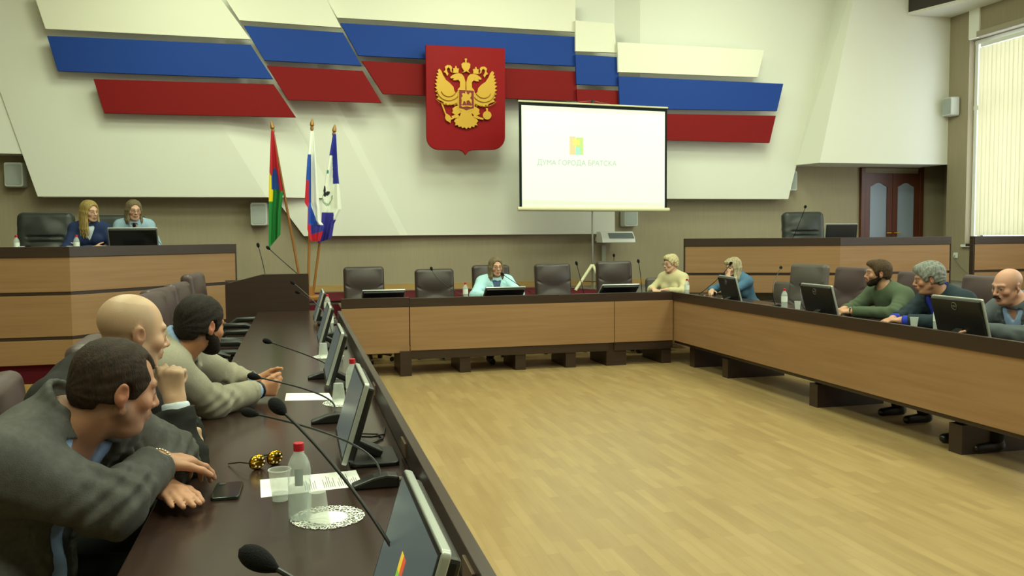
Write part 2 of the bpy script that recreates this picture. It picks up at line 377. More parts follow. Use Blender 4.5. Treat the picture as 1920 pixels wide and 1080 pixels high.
# ================================================================== podiums (long desks on the stage)
def podium(name, label, path, ztop=1.43, z0=.27, stripes=(.95, .51), depth=.5, endcap=True):
    """path: front line, list of (x,y) from left to right; wood panels below a dark fascia"""
    t = thing(name, label, 'podium desk', (path[0][0], path[0][1], 0), 0, 'podium desks on the stage')
    ox, oy = path[0]
    def off(pts, d):      # offset polyline away from the viewer by d
        out = []
        for i, p in enumerate(pts):
            a = Vector(pts[max(i-1, 0)]); b = Vector(pts[min(i+1, len(pts)-1)]); q = (b-a).normalized(); n = Vector((-q.y, q.x))
            out.append((p[0]+n.x*d, p[1]+n.y*d))
        return out
    def slab(nm, d0, d1, za, zb, m, bev=.003):
        a = off(path, d0); b = off(path, d1); poly = a+b[::-1]
        return obj(nm, MB().prism([(x-ox, y-oy) for x, y in poly], lambda p: (p[0], p[1], za), lambda p: (p[0], p[1], zb)), m, t, smooth=0, bevel=bev)
    slab('fascia', -.01, .04, ztop-.105, ztop, M_dark)
    slab('desk_top', .04, depth, ztop-.14, ztop-.10, M_top2)
    zs = [ztop-.105]+list(stripes)+[z0]
    prev = ztop-.105
    for zi in list(stripes)+[None]:
        if zi is None: slab('front_panel', 0, .03, z0, prev, M_panel)
        else:
            slab('front_panel', 0, .03, zi+.035, prev, M_panel); slab('dark_band', .008, .03, zi, zi+.035, M_dark, 0); prev = zi
    slab('end_board', 0, depth, z0, ztop-.14, M_dark, 0) if False else None
    for e, (p, q) in enumerate(((path[0], path[1]), (path[-1], path[-2]))):
        v = (Vector(q)-Vector(p)).normalized(); n = Vector((-v.y, v.x)) if e == 0 else Vector((v.y, -v.x))
        dd = .07; P = [Vector(p)-v*.012, Vector(p)+v*.012, Vector(p)+v*.012+n*dd, Vector(p)-v*.012+n*dd]
        obj('end_panel', MB().prism([(a.x-ox, a.y-oy) for a in P], lambda c: (c[0], c[1], z0), lambda c: (c[0], c[1], ztop-.0)), M_dark, t, smooth=0)
    return t
podium('podium_desk', 'long wooden podium desk on the left side of the stage, two women behind it', [(-5.9, 9.2), (-2.18, 9.2), (-.72, 10.66)])
podium('podium_desk', 'wooden podium desk on the right of the stage below the double door', [(5.03, 10.55), (6.85, 9.75), (8.55, 9.75)], 1.445, .72, (.95,))
podium('podium_desk', 'wooden podium desk at the right edge of the picture in front of the window', [(8.93, 9.75), (10.5, 9.75)], 1.445, .1, (.95, .51), depth=.16)

# rostrum behind the end of the left table
rs = thing('rostrum', 'dark wooden rostrum with a sloping top at the far end of the left table', 'rostrum', (-.27, 9.05, 0))
obj('front_board', MB().xz([(-.45, 0), (.37, 0), (.37, 1.13), (-.09, 1.13), (-.45, 1.04)], -.03, 0), M_dark, rs, smooth=0, bevel=.003)
for sx in (-.44, .36): obj('side_board', MB().bx(sx-.012, sx+.012, 0, .38, 0, 1.02), M_dark, rs, smooth=0)
obj('desk_top', MB().box((-.04, .18, 1.03), (.82, .38, .025), (rad(-10), 0, 0)), M_dark, rs, smooth=0)

# ================================================================== the U of conference tables
RAIL_T = .835
def seamless(x): return x
# left table, seen along its length
lt = thing('conference_table', 'long dark conference table on the left with the men in jackets', 'table', (0, 0, 0))
obj('table_top', MB().bx(-.41, .335, -1.6, 8.98, .715, .75), M_top, lt, smooth=0, bevel=.004)
obj('rail', MB().bx(.335, .365, -1.6, 7.85, .735, RAIL_T), M_dark, lt, smooth=0, bevel=.003, label='dark raised rail along the inner edge')
obj('front_panel', MB().bx(.34, .362, -1.6, 7.85, .27, .735), M_panel, lt, smooth=0)
for y in (0.0, 1.6, 3.2, 4.8, 6.4, 7.7): obj('leg', MB().bx(-.2, .33, y-.05, y+.05, 0, .715), M_dark, lt, smooth=0)
for y in (1.72, 2.85, 4.0): obj('socket_plate', MB().bx(.328, .336, y-.055, y+.055, .765, .815), mat('brown_socket_plate', '#6a5340', .5), lt, smooth=0, bevel=.002)
# back table
bt = thing('conference_table', 'conference table across the far end of the room with five chairs behind it', 'table', (.43, 9.15, 0))
obj('table_top', MB().bx(0, 3.82, .03, .75, .715, .75), M_top2, bt, smooth=0, bevel=.004)
obj('rail', MB().bx(0, .72, 0, .03, .745, .85), M_dark, bt, smooth=0, bevel=.003)
obj('rail', MB().bx(.724, 3.79, 0, .03, .74, .84), M_dark, bt, smooth=0, bevel=.003)
for a, b, z in ((0, .715, .25), (.725, 3.063, .27), (3.07, 3.79, .27)):
    obj('front_panel', MB().bx(a, b, .0, .025, z, .742), M_panel, bt, smooth=0, bevel=.002)
obj('skirt', MB().bx(.62, 3.0, .01, .03, .175, .27), M_dark, bt, smooth=0)
obj('skirt', MB().bx(3.07, 3.79, .01, .03, .175, .27), M_dark, bt, smooth=0)
for x in (.67, 1.33, 1.96, 2.55, 3.04, 3.16, 3.72): obj('leg', MB().bx(x-.06, x+.06, -.04 if x == .67 else .03, .6, 0, .27 if x == .67 else .715), M_dark, bt, smooth=0)
# right table
rtb = thing('conference_table', 'long wood panelled conference table running along the right side', 'table', (4.22, 9.18, 0))
obj('table_top', MB().bx(.035, .82, -9.2, .72, .715, .75), M_top, rtb, smooth=0, bevel=.004)
obj('rail', MB().bx(0, .035, -9.2, 0, .735, RAIL_T), M_dark, rtb, smooth=0, bevel=.003)
obj('front_panel', MB().bx(.01, .03, -9.2, 0, .27, .737), M_panel, rtb, smooth=0)
obj('skirt', MB().bx(.035, .06, -9.2, 0, .235, .27), M_dark, rtb, smooth=0)
for y in (-.35, -1.12, -2.7, -4.35, -6.0, -7.6):
    obj('leg', MB().bx(.09, .75, y-.06, y+.06, 0, .715 if y == -.35 else .2), M_dark, rtb, smooth=0)
    if y != -.35: obj('leg_upright', MB().bx(.14, .62, y-.05, y+.05, .2, .715), M_dark, rtb, smooth=0)
# ================================================================== organic modelling: signed distance fields
def V(*a): return np.array(a if len(a) > 1 else a[0], dtype=np.float64)
def rotm(yaw=0, pitch=0, roll=0):
    """head style rotation: yaw + = turn to the person's left, pitch + = look down, roll + = tilt to the person's right"""
    a, b, c = [math.radians(q) for q in (yaw, -pitch, roll)]
    Rz = np.array([[math.cos(a), -math.sin(a), 0], [math.sin(a), math.cos(a), 0], [0, 0, 1]])
    Rx = np.array([[1, 0, 0], [0, math.cos(b), -math.sin(b)], [0, math.sin(b), math.cos(b)]])
    Ry = np.array([[math.cos(c), 0, math.sin(c)], [0, 1, 0], [-math.sin(c), 0, math.cos(c)]])
    return Rz @ Rx @ Ry
class Fld:
    def __init__(s, lo, hi, h):
        s.lo = V(lo); s.h = h; s.n = np.ceil((V(hi)-s.lo)/h).astype(int)+1
        s.G = np.full(s.n, .25, np.float32)
        s.ax = [(s.lo[i]+h*np.arange(s.n[i])).astype(np.float32) for i in range(3)]
    def ax_hi(s): return s.lo+s.h*(s.n-1.001)
    def sub(s, lo, hi, pad):
        a = np.clip(np.floor((V(lo)-pad-s.lo)/s.h).astype(int), 0, s.n); b = np.clip(np.ceil((V(hi)+pad-s.lo)/s.h).astype(int)+1, 0, s.n)
        sl = tuple(slice(a[i], b[i]) for i in range(3))
        if any(b[i] <= a[i] for i in range(3)): return None, None
        X = s.ax[0][sl[0]][:, None, None]; Y = s.ax[1][sl[1]][None, :, None]; Z = s.ax[2][sl[2]][None, None, :]
        return sl, (X, Y, Z)
    def put(s, sl, d, k, op):
        g = s.G[sl]
        if op == 'u':
            if k > 0: hh = np.maximum(k-np.abs(g-d), 0)/k; s.G[sl] = np.minimum(g, d)-hh*hh*k*.25
            else: s.G[sl] = np.minimum(g, d)
        elif op == 's':
            d = -d
            if k > 0: hh = np.maximum(k-np.abs(g-d), 0)/k; s.G[sl] = np.maximum(g, d)+hh*hh*k*.25
            else: s.G[sl] = np.maximum(g, d)
    def cap(s, a, b, ra, rb=None, k=.02, op='u'):
        rb = ra if rb is None else rb; a = V(a); b = V(b); r = max(ra, rb)
        sl, P = s.sub(np.minimum(a, b)-r, np.maximum(a, b)+r, k+.03)
        if sl is None: return s
        ab = b-a; L = max(float(ab@ab), 1e-9)
        px, py, pz = P[0]-a[0], P[1]-a[1], P[2]-a[2]
        t = np.clip((px*ab[0]+py*ab[1]+pz*ab[2])/L, 0, 1)
        d = np.sqrt((px-t*ab[0])**2+(py-t*ab[1])**2+(pz-t*ab[2])**2)-(ra+(rb-ra)*t)
        s.put(sl, d.astype(np.float32), k, op); return s
    def ell(s, c, r, R=None, k=.02, op='u'):
        c = V(c); r = V(r) if not np.isscalar(r) else V(r, r, r); m = r.max()
        if R is None: lo, hi = c-r, c+r
        else:
            e = np.sqrt(((np.asarray(R)*r[None, :])**2).sum(1)); lo, hi = c-e, c+e
        sl, P = s.sub(lo, hi, k+.03)
        if sl is None: return s
        q = [P[0]-c[0], P[1]-c[1], P[2]-c[2]]
        if R is not None:
            R = np.asarray(R); q = [q[0]*R[0, i]+q[1]*R[1, i]+q[2]*R[2, i] for i in range(3)]
        u0, u1, u2 = q[0]/r[0], q[1]/r[1], q[2]/r[2]
        k0 = np.sqrt(u0*u0+u1*u1+u2*u2); k1 = np.sqrt((u0/r[0])**2+(u1/r[1])**2+(u2/r[2])**2)+1e-6
        s.put(sl, (k0*(k0-1)/k1).astype(np.float32), k, op); return s
    def box(s, c, hs, R=None, rr=.01, k=.01, op='u'):
        c = V(c); hs = V(hs); m = float(np.linalg.norm(hs))+rr
        sl, P = s.sub(c-m, c+m, k+.02)
        if sl is None: return s
        q = [P[0]-c[0], P[1]-c[1], P[2]-c[2]]
        if R is not None:
            R = np.asarray(R); q = [q[0]*R[0, i]+q[1]*R[1, i]+q[2]*R[2, i] for i in range(3)]
        d = [np.abs(q[i])-hs[i]+0*q[0]+0*q[1]+0*q[2] for i in range(3)]
        o = np.sqrt(np.maximum(d[0], 0)**2+np.maximum(d[1], 0)**2+np.maximum(d[2], 0)**2)+np.minimum(np.maximum(d[0], np.maximum(d[1], d[2])), 0)-rr
        s.put(sl, o.astype(np.float32), k, op); return s
    def chain(s, pts, rs, k=.015, op='u'):
        if np.isscalar(rs): rs = [rs]*len(pts)
        for i in range(len(pts)-1): s.cap(pts[i], pts[i+1], rs[i], rs[i+1], k, op)
        return s
    def plane(s, p, n, k=0):
        """keep the side the normal points away from"""
        p = V(p); n = V(n)/np.linalg.norm(V(n))
        d = (s.ax[0][:, None, None]-p[0])*n[0]+(s.ax[1][None, :, None]-p[1])*n[1]+(s.ax[2][None, None, :]-p[2])*n[2]
        s.G = np.maximum(s.G, d.astype(np.float32)); return s
    def band(s, fn, w=.05):
        """displace near the surface: fn(points Nx3) -> distance to add"""
        idx = np.nonzero(np.abs(s.G) < w)
        P = np.stack([s.ax[i][idx[i]] for i in range(3)], 1)
        s.G[idx] += fn(P).astype(np.float32); return s
    def inter(s, other):  s.G = np.maximum(s.G, other.G); return s
    def minus(s, other):  s.G = np.maximum(s.G, -other.G); return s
    def mesh(s):
        G = s.G.copy(); G[0] = G[-1] = .1; G[:, 0] = G[:, -1] = .1; G[:, :, 0] = G[:, :, -1] = .1
        I = G < 0
        c = [I[dx:I.shape[0]-1+dx, dy:I.shape[1]-1+dy, dz:I.shape[2]-1+dz] for dx in (0, 1) for dy in (0, 1) for dz in (0, 1)]
        any_ = c[0].copy(); all_ = c[0].copy()
        for q in c[1:]: any_ |= q; all_ &= q
        cells = np.argwhere(any_ & ~all_)
        if len(cells) == 0: return np.zeros((0, 3)), np.zeros((0, 4), int)
        idm = np.full(any_.shape, -1, np.int32); idm[tuple(cells.T)] = np.arange(len(cells))
        offs = np.array([(dx, dy, dz) for dx in (0, 1) for dy in (0, 1) for dz in (0, 1)])
        val = np.stack([G[tuple((cells+o).T)] for o in offs], 1)
        acc = np.zeros((len(cells), 3)); cnt = np.zeros(len(cells))
        for i in range(8):
            for j in range(i+1, 8):
                if np.abs(offs[i]-offs[j]).sum() != 1: continue
                a, b = val[:, i], val[:, j]; m = (a < 0) != (b < 0)
                t = np.where(m, a/np.where(m, a-b, 1), 0)
                acc += np.where(m[:, None], offs[i]+t[:, None]*(offs[j]-offs[i]), 0); cnt += m
        Pv = s.lo+s.h*(cells+acc/cnt[:, None])
        quads = []
        for ax in range(3):
            u, v = [(1, 2), (2, 0), (0, 1)][ax]
            sl0 = [slice(None)]*3; sl1 = [slice(None)]*3; sl0[ax] = slice(0, -1); sl1[ax] = slice(1, None)
            A, B = I[tuple(sl0)], I[tuple(sl1)]
            e = np.argwhere(A != B); inside = A[tuple(e.T)]
            ok = (e[:, u] > 0) & (e[:, v] > 0) & (e[:, u] < I.shape[u]-1) & (e[:, v] < I.shape[v]-1); e = e[ok]; inside = inside[ok]
            du = np.zeros(3, int); du[u] = 1; dv = np.zeros(3, int); dv[v] = 1
            q = np.stack([idm[tuple((e-du-dv).T)], idm[tuple((e-dv).T)], idm[tuple(e.T)], idm[tuple((e-du).T)]], 1)
            q[~inside] = q[~inside][:, ::-1]; quads.append(q)
        Q = np.concatenate(quads); Q = Q[(Q >= 0).all(1)]
        return Pv, Q
def relax(Pv, Q, n=1, lam=.5):
    for _ in range(n):
        acc = np.zeros_like(Pv); c = np.zeros(len(Pv))
        for a, b in ((0, 1), (1, 2), (2, 3), (3, 0)):
            for i, j in ((a, b), (b, a)):
                np.add.at(acc, Q[:, i], Pv[Q[:, j]]); np.add.at(c, Q[:, i], 1)
        Pv = Pv+(acc/np.maximum(c, 1)[:, None]-Pv)*lam
    return Pv
def fobj(name, F, m, parent, color=None, smooth_n=1, label=None):
    Pv, Q = F.mesh() if isinstance(F, Fld) else F
    if smooth_n: Pv = relax(Pv, Q, smooth_n)
    me = bpy.data.meshes.new(name); me.vertices.add(len(Pv)); me.vertices.foreach_set('co', Pv.astype(np.float32).ravel())
    me.loops.add(len(Q)*4); me.loops.foreach_set('vertex_index', Q.astype(np.int32).ravel())
    me.polygons.add(len(Q)); me.polygons.foreach_set('loop_start', np.arange(0, len(Q)*4, 4, dtype=np.int32)); me.polygons.foreach_set('loop_total', np.full(len(Q), 4, np.int32))
    me.update(calc_edges=True); me.polygons.foreach_set('use_smooth', [True]*len(Q))
    if color is not None:
        a = me.color_attributes.new('Col', 'FLOAT_COLOR', 'POINT'); c = np.ones((len(Pv), 4), np.float32); c[:, :3] = color(Pv); a.data.foreach_set('color', c.ravel())
    me.materials.append(m); o = bpy.data.objects.new(name, me); COL.objects.link(o)
    if parent: o.parent = parent
    if label: o['label'] = label
    return o
def folds(P, amp=.004, f=1.0, seed=0):
    r = np.random.RandomState(seed); out = 0
    for i in range(3):
        a = r.normal(size=3); a /= np.linalg.norm(a); b = r.normal(size=3); b /= np.linalg.norm(b); c = r.normal(size=3)
        ph = (P@a)*(38+22*i)*f+2.6*np.sin((P@b)*(11+5*i)*f+i)+r.uniform(0, 6)
        out = out+(np.abs(np.sin(ph*.5))**1.5-.55)*(.6**i)*(.5+.5*np.sin((P@c)*9+i*2))
    return amp*out
def limbfolds(P, a, b, amp, n, te=1.0, wd=.35, seed=0):
    """ring wrinkles across a limb a->b concentrated round parameter te"""
    a = V(a); b = V(b); ab = b-a; t = ((P-a)@ab)/(ab@ab); d = np.linalg.norm(P-(a+np.clip(t, 0, 1)[:, None]*ab), axis=1)
    w = np.exp(-((t-te)/wd)**2)*(d < .13)
    sd = np.cross(ab, (0, 0, 1.)); sd /= np.linalg.norm(sd)+1e-9
    return amp*w*(np.sin(t*n*2*np.pi+14*(P@sd)+4*np.sin(20*P[:, 2]+seed))*.5)

M_skin = mat('skin', '#c99a7c', .5, .4, attr='Col', sss=.12, bump=((260, 260, 260), .10))
M_eye = mat('eye_white', '#a8998c', .3, .4)
M_iris = mat('dark_iris', '#2c231c', .1, .6)

def hexc(h): return np.array(lin(h)[:3])
def add_head(F, H, hp):
    """H(v) maps head space to body space, hp head parameters"""
    c, R = hp['c'], hp['R']; s = hp.get('s', 1.0); w = hp.get('w', 1.0); fat = hp.get('fat', 0.0); k = .018*s
    P = lambda x, y, z: c+R@(V(x*w, y, z)*s)
    E = lambda x, y, z, r, kk=k, op='u': F.ell(P(x, y, z), V(r)*s*V(w, 1, 1), R, kk, op)
    Cc = lambda a, b, ra, rb, kk=k, op='u': F.cap(P(*a), P(*b), ra*s, rb*s, kk, op)
    E(0, -.014, .036, (.074, .094, .080)); E(0, .022, .0, (.064, .070, .080))
    E(0, .036, -.055, (.053+fat*.6, .048, .050)); E(0, .073, -.096, (.020, .019, .017), .022)
    for q in (-1, 1):
        Cc((q*(.048+fat), .004, -.046), (q*.024, .066, -.090), .020+fat*.4, .016)
        E(q*.040, .062, -.022, (.024+fat*.5, .022, .022))
        Cc((q*.012, .090, .026), (q*.044, .076, .027), .0085, .008, .014)
    if fat: E(0, .035, -.098, (.05, .045, .025+fat))
    for q in (-1, 1): E(q*.031, .098, .006, (.017, .013, .010), .012, 's')
    for q in (-1, 1):
        F.ell(P(q*.0315, .0765, .003), .0142*s, None, .006)
        if hp.get('eyes', True): F.ell(P(q*.0315, .092, .0025), V(.0125, .010, .0040 if not hp.get('squint') else .0025)*s, R, .002, 's')
    n = hp.get('nose', 1.0)
    Cc((0, .089, .018), (0, .086+.022*n, -.022), .0075, .0095, .012)
    E(0, .088+.022*n, -.028, (.0125, .0125, .0105), .008)
    for q in (-1, 1): E(q*.0125, .092+.008*n, -.032, (.0085, .010, .0075), .006)
    for q in (-1, 1): E(q*.006, .098+.012*n, -.0395, (.0038, .005, .003), .003, 's')
    E(0, .083, -.058, (.028, .020, .022), .015)
    Cc((-.018, .093, -.0565), (0, .1035, -.0555), .0035, .0058, .006); Cc((.018, .093, -.0565), (0, .1035, -.0555), .0035, .0058, .006)
    Cc((-.015, .093, -.067), (0, .100, -.0685), .004, .0065, .006); Cc((.015, .093, -.067), (0, .100, -.0685), .004, .0065, .006)
    Cc((-.024, .094, -.0612), (0, .110, -.0612), .0016, .0016, .004, 's'); Cc((.024, .094, -.0612), (0, .110, -.0612), .0016, .0016, .004, 's')
    for q in (-1, 1):
        Re = R@rotm(yaw=q*-22, roll=q*8)
        F.ell(P(q*.078, -.012, -.004), V(.009, .019, .031)*s, Re, .008)
        F.ell(P(q*.0865, -.009, .003), V(.006, .011, .017)*s, Re, .004, 's')
        F.ell(P(q*.077, -.003, -.008), V(.006, .005, .007)*s, Re, .004)
        F.ell(P(q*.076, -.004, -.030), V(.006, .007, .008)*s, Re, .006)
def head_colour(hp):
    c, R = hp['c'], hp['R']; s = hp.get('s', 1.0); w = hp.get('w', 1.0); base = hexc(hp['skin'])
    def fn(Pv):
        q = ((Pv-c)@R)/s; q = q/np.array([w, 1, 1]); col = np.tile(base, (len(Pv), 1))
        col *= (1+.05*np.sin(Pv[:, :1]*61+2*np.sin(Pv[:, 1:2]*47))*np.sin(Pv[:, 2:3]*53))
        def blend(m, cc, a=1.0):
            nonlocal col; m = np.clip(m, 0, 1)[:, None]*a; col = col*(1-m)+hexc(cc)*m
        def blob(x, y, z, rx, ry, rz, sym=True):
            ax = np.abs(q[:, 0]) if sym else q[:, 0]
            return 1.6-1.6*np.sqrt(((ax-x)/rx)**2+((q[:, 1]-y)/ry)**2+((q[:, 2]-z)/rz)**2)+.2
        red = hp.get('red', '#b06a58')
        blend(blob(.045, .07, -.03, .035, .04, .028), red, .35); blend(blob(0, .112, -.03, .02, .02, .016), red, .4)
        blend(blob(.082, -.01, -.004, .02, .03, .04), red, .55)
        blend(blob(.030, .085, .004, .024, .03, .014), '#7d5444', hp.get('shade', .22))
        if hp.get('fade'):
            m = np.clip((.045-q[:, 1]-.25*np.abs(q[:, 2]-.02))/.02, 0, 1)*np.clip((q[:, 2]+.085)/.03, 0, 1)*(np.abs(q[:, 0]) < .0735); blend(m, hp['fade'], .62)
        if hp.get('stubble'):
            m = np.clip((-.028-q[:, 2])/.02, 0, 1)*np.clip((q[:, 1]+.02)/.03, 0, 1)*np.clip((q[:, 2]+.15)/.03, 0, 1); blend(m, hp['stubble'], hp.get('stub_a', .4))
        if hp.get('scalp'):
            m = np.clip((q[:, 2]-(.035+.5*np.clip(q[:, 1], -.1, .1)*1.0)-.0)/.02, 0, 1)*0+np.clip((.055-q[:, 1]-.4*np.abs(q[:, 2]-.03))/.03, 0, 1)*np.clip((q[:, 2]+.05)/.02, 0, 1); blend(m*(np.abs(q[:, 2]-.02) < .07), hp['scalp'], .35)
        br = hp.get('brow', '#4a3526')
        bm = np.exp(-((q[:, 2]-.0275-.10*(.03-np.abs(np.abs(q[:, 0])-.03)))/.0042)**2)*(np.abs(q[:, 0]) > .012)*(np.abs(q[:, 0]) < .050)*(q[:, 1] > .05)
        blend(bm*1.2, br, hp.get('brow_a', .75))
        lm = np.exp(-((q[:, 2]+.0615)/.0085)**2)*np.clip((.024-np.abs(q[:, 0]))/.006, 0, 1)*(q[:, 1] > .082); blend(lm, hp.get('lips', '#a5605a'), .8)
        blend(np.exp(-((q[:, 2]+.0612)/.0016)**2)*(np.abs(q[:, 0]) < .023)*(q[:, 1] > .082), '#4a2823', .8)
        if hp.get('paint_eyes'):
            ex = (np.abs(q[:, 0])-.031)/.0150; ez = (q[:, 2]-.002)/.0060; r2 = ex**2+ez**2; on = (q[:, 1] > .06)
            blend(np.clip((1.5-r2)*2, 0, 1)*on, '#5a4234', .7); blend(np.clip((.8-r2)*3, 0, 1)*on, '#cfc4bb', .9)
            blend(np.clip(1.3-np.sqrt(ex**2*4+ez**2*.9), 0, 1)*on*1.5, '#2d2520', 1)
        return np.clip(col, 0, 1)
    return fn

def add_hand(F, w, d, n, thumb, curl=(20, 25, 30, 35), s=1.0, spread=2, thumb_curl=15, thumb_out=38, k=.008):
    """w wrist, d direction, n palm facing, thumb: unit side the thumb is on"""
    w, d, n = V(w), V(d)/np.linalg.norm(V(d)), V(n); n = n-d*(n@d); n /= np.linalg.norm(n); t = np.cross(d, n)
    if t@V(thumb) < 0: t = -t
    def P(a, b, c): return w+(d*a+t*b+n*c)*s
    F.cap(P(-.03, 0, 0), P(.01, 0, 0), .026*s, .026*s, .015)
    for i, b in enumerate((.028, .010, -.009, -.027)):
        F.cap(P(.012, b*.55, 0), P(.085-.004*abs(i-1), b, 0), .0165*s, .0125*s, .012)
    F.cap(P(.02, .018, .006), P(.05, .030, .008), .017*s, .013*s, .012)
    for i, (b, L, r) in enumerate(((.029, (.042, .026, .020), .0092), (.010, (.046, .030, .021), .0095), (-.009, (.043, .028, .020), .0090), (-.027, (.034, .021, .018), .0080))):
        p = P(.088-.004*abs(i-1), b, 0); an = 0; sp = math.radians((1.4-i)*spread)
        for j in range(3):
            an += math.radians(curl[i])*(1.0 if j < 2 else .7)
            dd = (d*math.cos(an)+n*math.sin(an)); dd = dd*math.cos(sp)+t*math.sin(sp)*max(math.cos(an), 0)
            q = p+dd*L[j]*s; F.cap(p, q, (r-.0006*j)*s, (r-.0006*(j+1))*s, .006 if j else .010); p = q
    p = P(.028, .030, .006); an = math.radians(thumb_out); cur = 0
    for j, (L, r) in enumerate(((.040, .0125), (.032, .0105), (.026, .0095))):
        cur += math.radians(thumb_curl)*(j > 0)
        dd = d*math.cos(an)+t*math.sin(an); dd = dd*math.cos(cur)+(n*.75-t*.5)*math.sin(cur); dd /= np.linalg.norm(dd)
        q = p+dd*L*s; F.cap(p, q, r*s, (r-.0012)*s, .006); p = q

def frame(up, side):
    u = V(up)/np.linalg.norm(up); x = V(side)-u*(V(side)@u); x /= np.linalg.norm(x); y = np.cross(u, x)
    return np.stack([x, y, u], 1)
class Body:
    def __init__(s, pose, build=1.0, belly=0.0, fem=False):
        s.p = {k: V(v) for k, v in pose.items()}; s.b = build; s.belly = belly; s.fem = fem
        p = s.p; s.R = frame(p['neck']-p['pelvis'], p['shR']-p['shL'])
    def lim(s, m=.16):
        a = np.array([v for k, v in s.p.items() if not k.startswith(('kn', 'an', 'toe'))]); return a.min(0)-m, a.max(0)+m
    def torso(s, F, inf=0., k=.05, low=True):
        p, b, R = s.p, s.b, s.R; i = inf
        mid = (p['pelvis']+p['neck'])*.5
        F.ell(p['pelvis']+R@V(0, -.02, 0), (.165*b+i, .125*b+i, .12+i), R, k)
        F.ell(p['pelvis']*.55+mid*.45+R@V(0, .02+s.belly*.6, 0), (.15*b+i+s.belly*.5, .115*b+i+s.belly, .17+i), R, k)
        ch = p['pelvis']*.25+p['neck']*.75
        F.ell(ch+R@V(0, .0, -.03), (.158*b+i, .112*b+i, .17+i), R, k)
        if s.fem:
            for q in (-1, 1): F.ell(ch+R@V(q*.075, .085, -.04), (.058+i, .052+i, .06+i), R, .04)
        for q in ('R', 'L'):
            F.cap(p['neck']+R@V(0, -.015, -.05), p['sh'+q], .072*b+i, .060*b+i, k)
            F.cap(p['neck']+R@V(0, -.015, .03), p['sh'+q]*.75+p['neck']*.25, .045*b+i*.6, .052*b+i, k*.8)
    def arms(s, F, r=(.056, .045, .043, .028), k=.03, cut=0., inf=0.):
        p, b = s.p, s.b
        for q in ('R', 'L'):
            e, w = p['el'+q], p['wr'+q]; w2 = w-(w-e)/np.linalg.norm(w-e)*cut
            F.cap(p['sh'+q], e, r[0]*b+inf, r[1]*b+inf, k); F.cap(e, w2, r[2]*b+inf, r[3]*b+inf, k)
    def neckc(s, F, hp, r=.056, k=.03):
        c, R = hp['c'], hp['R']; F.cap(s.p['neck']+V(0, 0, -.03), c+R@V(0, -.022, -.055), r*1.08, r, k)

def make_person(label, loc, rz, pose, hp, wear, hands=(), build=1.0, belly=0., fem=False, h=.005, hc=.008, legs=True, neck_r=.056, extra=None, group=None):
    root = thing('person', label, 'person', loc, rz, group)
    B = Body(pose, build, belly, fem); lo, hi = B.lim()
    hp['c'] = V(hp['c']); hp['R'] = rotm(*hp['rot'])
    lo = np.minimum(lo, hp['c']-.16); hi = np.maximum(hi, hp['c']+.17)
    F = Fld(lo, hi, h)
    B.torso(F, -.006); B.arms(F); B.neckc(F, hp, neck_r); add_head(F, None, hp)
    for hd in hands: add_hand(F, *hd[0], **hd[1])
    body = fobj('body', F, M_skin, root, head_colour(hp), 1)
    if hp.get('eyes', True) and not hp.get('paint_eyes'):
        for q in (-1, 1):
            s_, w_ = hp.get('s', 1.0), hp.get('w', 1.0); ec = hp['c']+hp['R']@(V(q*.0315*w_, .0772, .003)*s_)
            e = obj('eye', MB().sphere(ec, .0128*s_, 16, 12), M_eye, root)
            gz = hp['R']@V(hp.get('gaze', 0), 1, -.05); gz /= np.linalg.norm(gz)
            obj('iris', MB().sphere(ec+gz*.0070*s_, .0076*s_, 12, 8), M_iris, e)
    for it in wear: it(root, B, hp, lo, hi, hc)
    if extra: extra(root, B, hp, lo, hi)
    return root

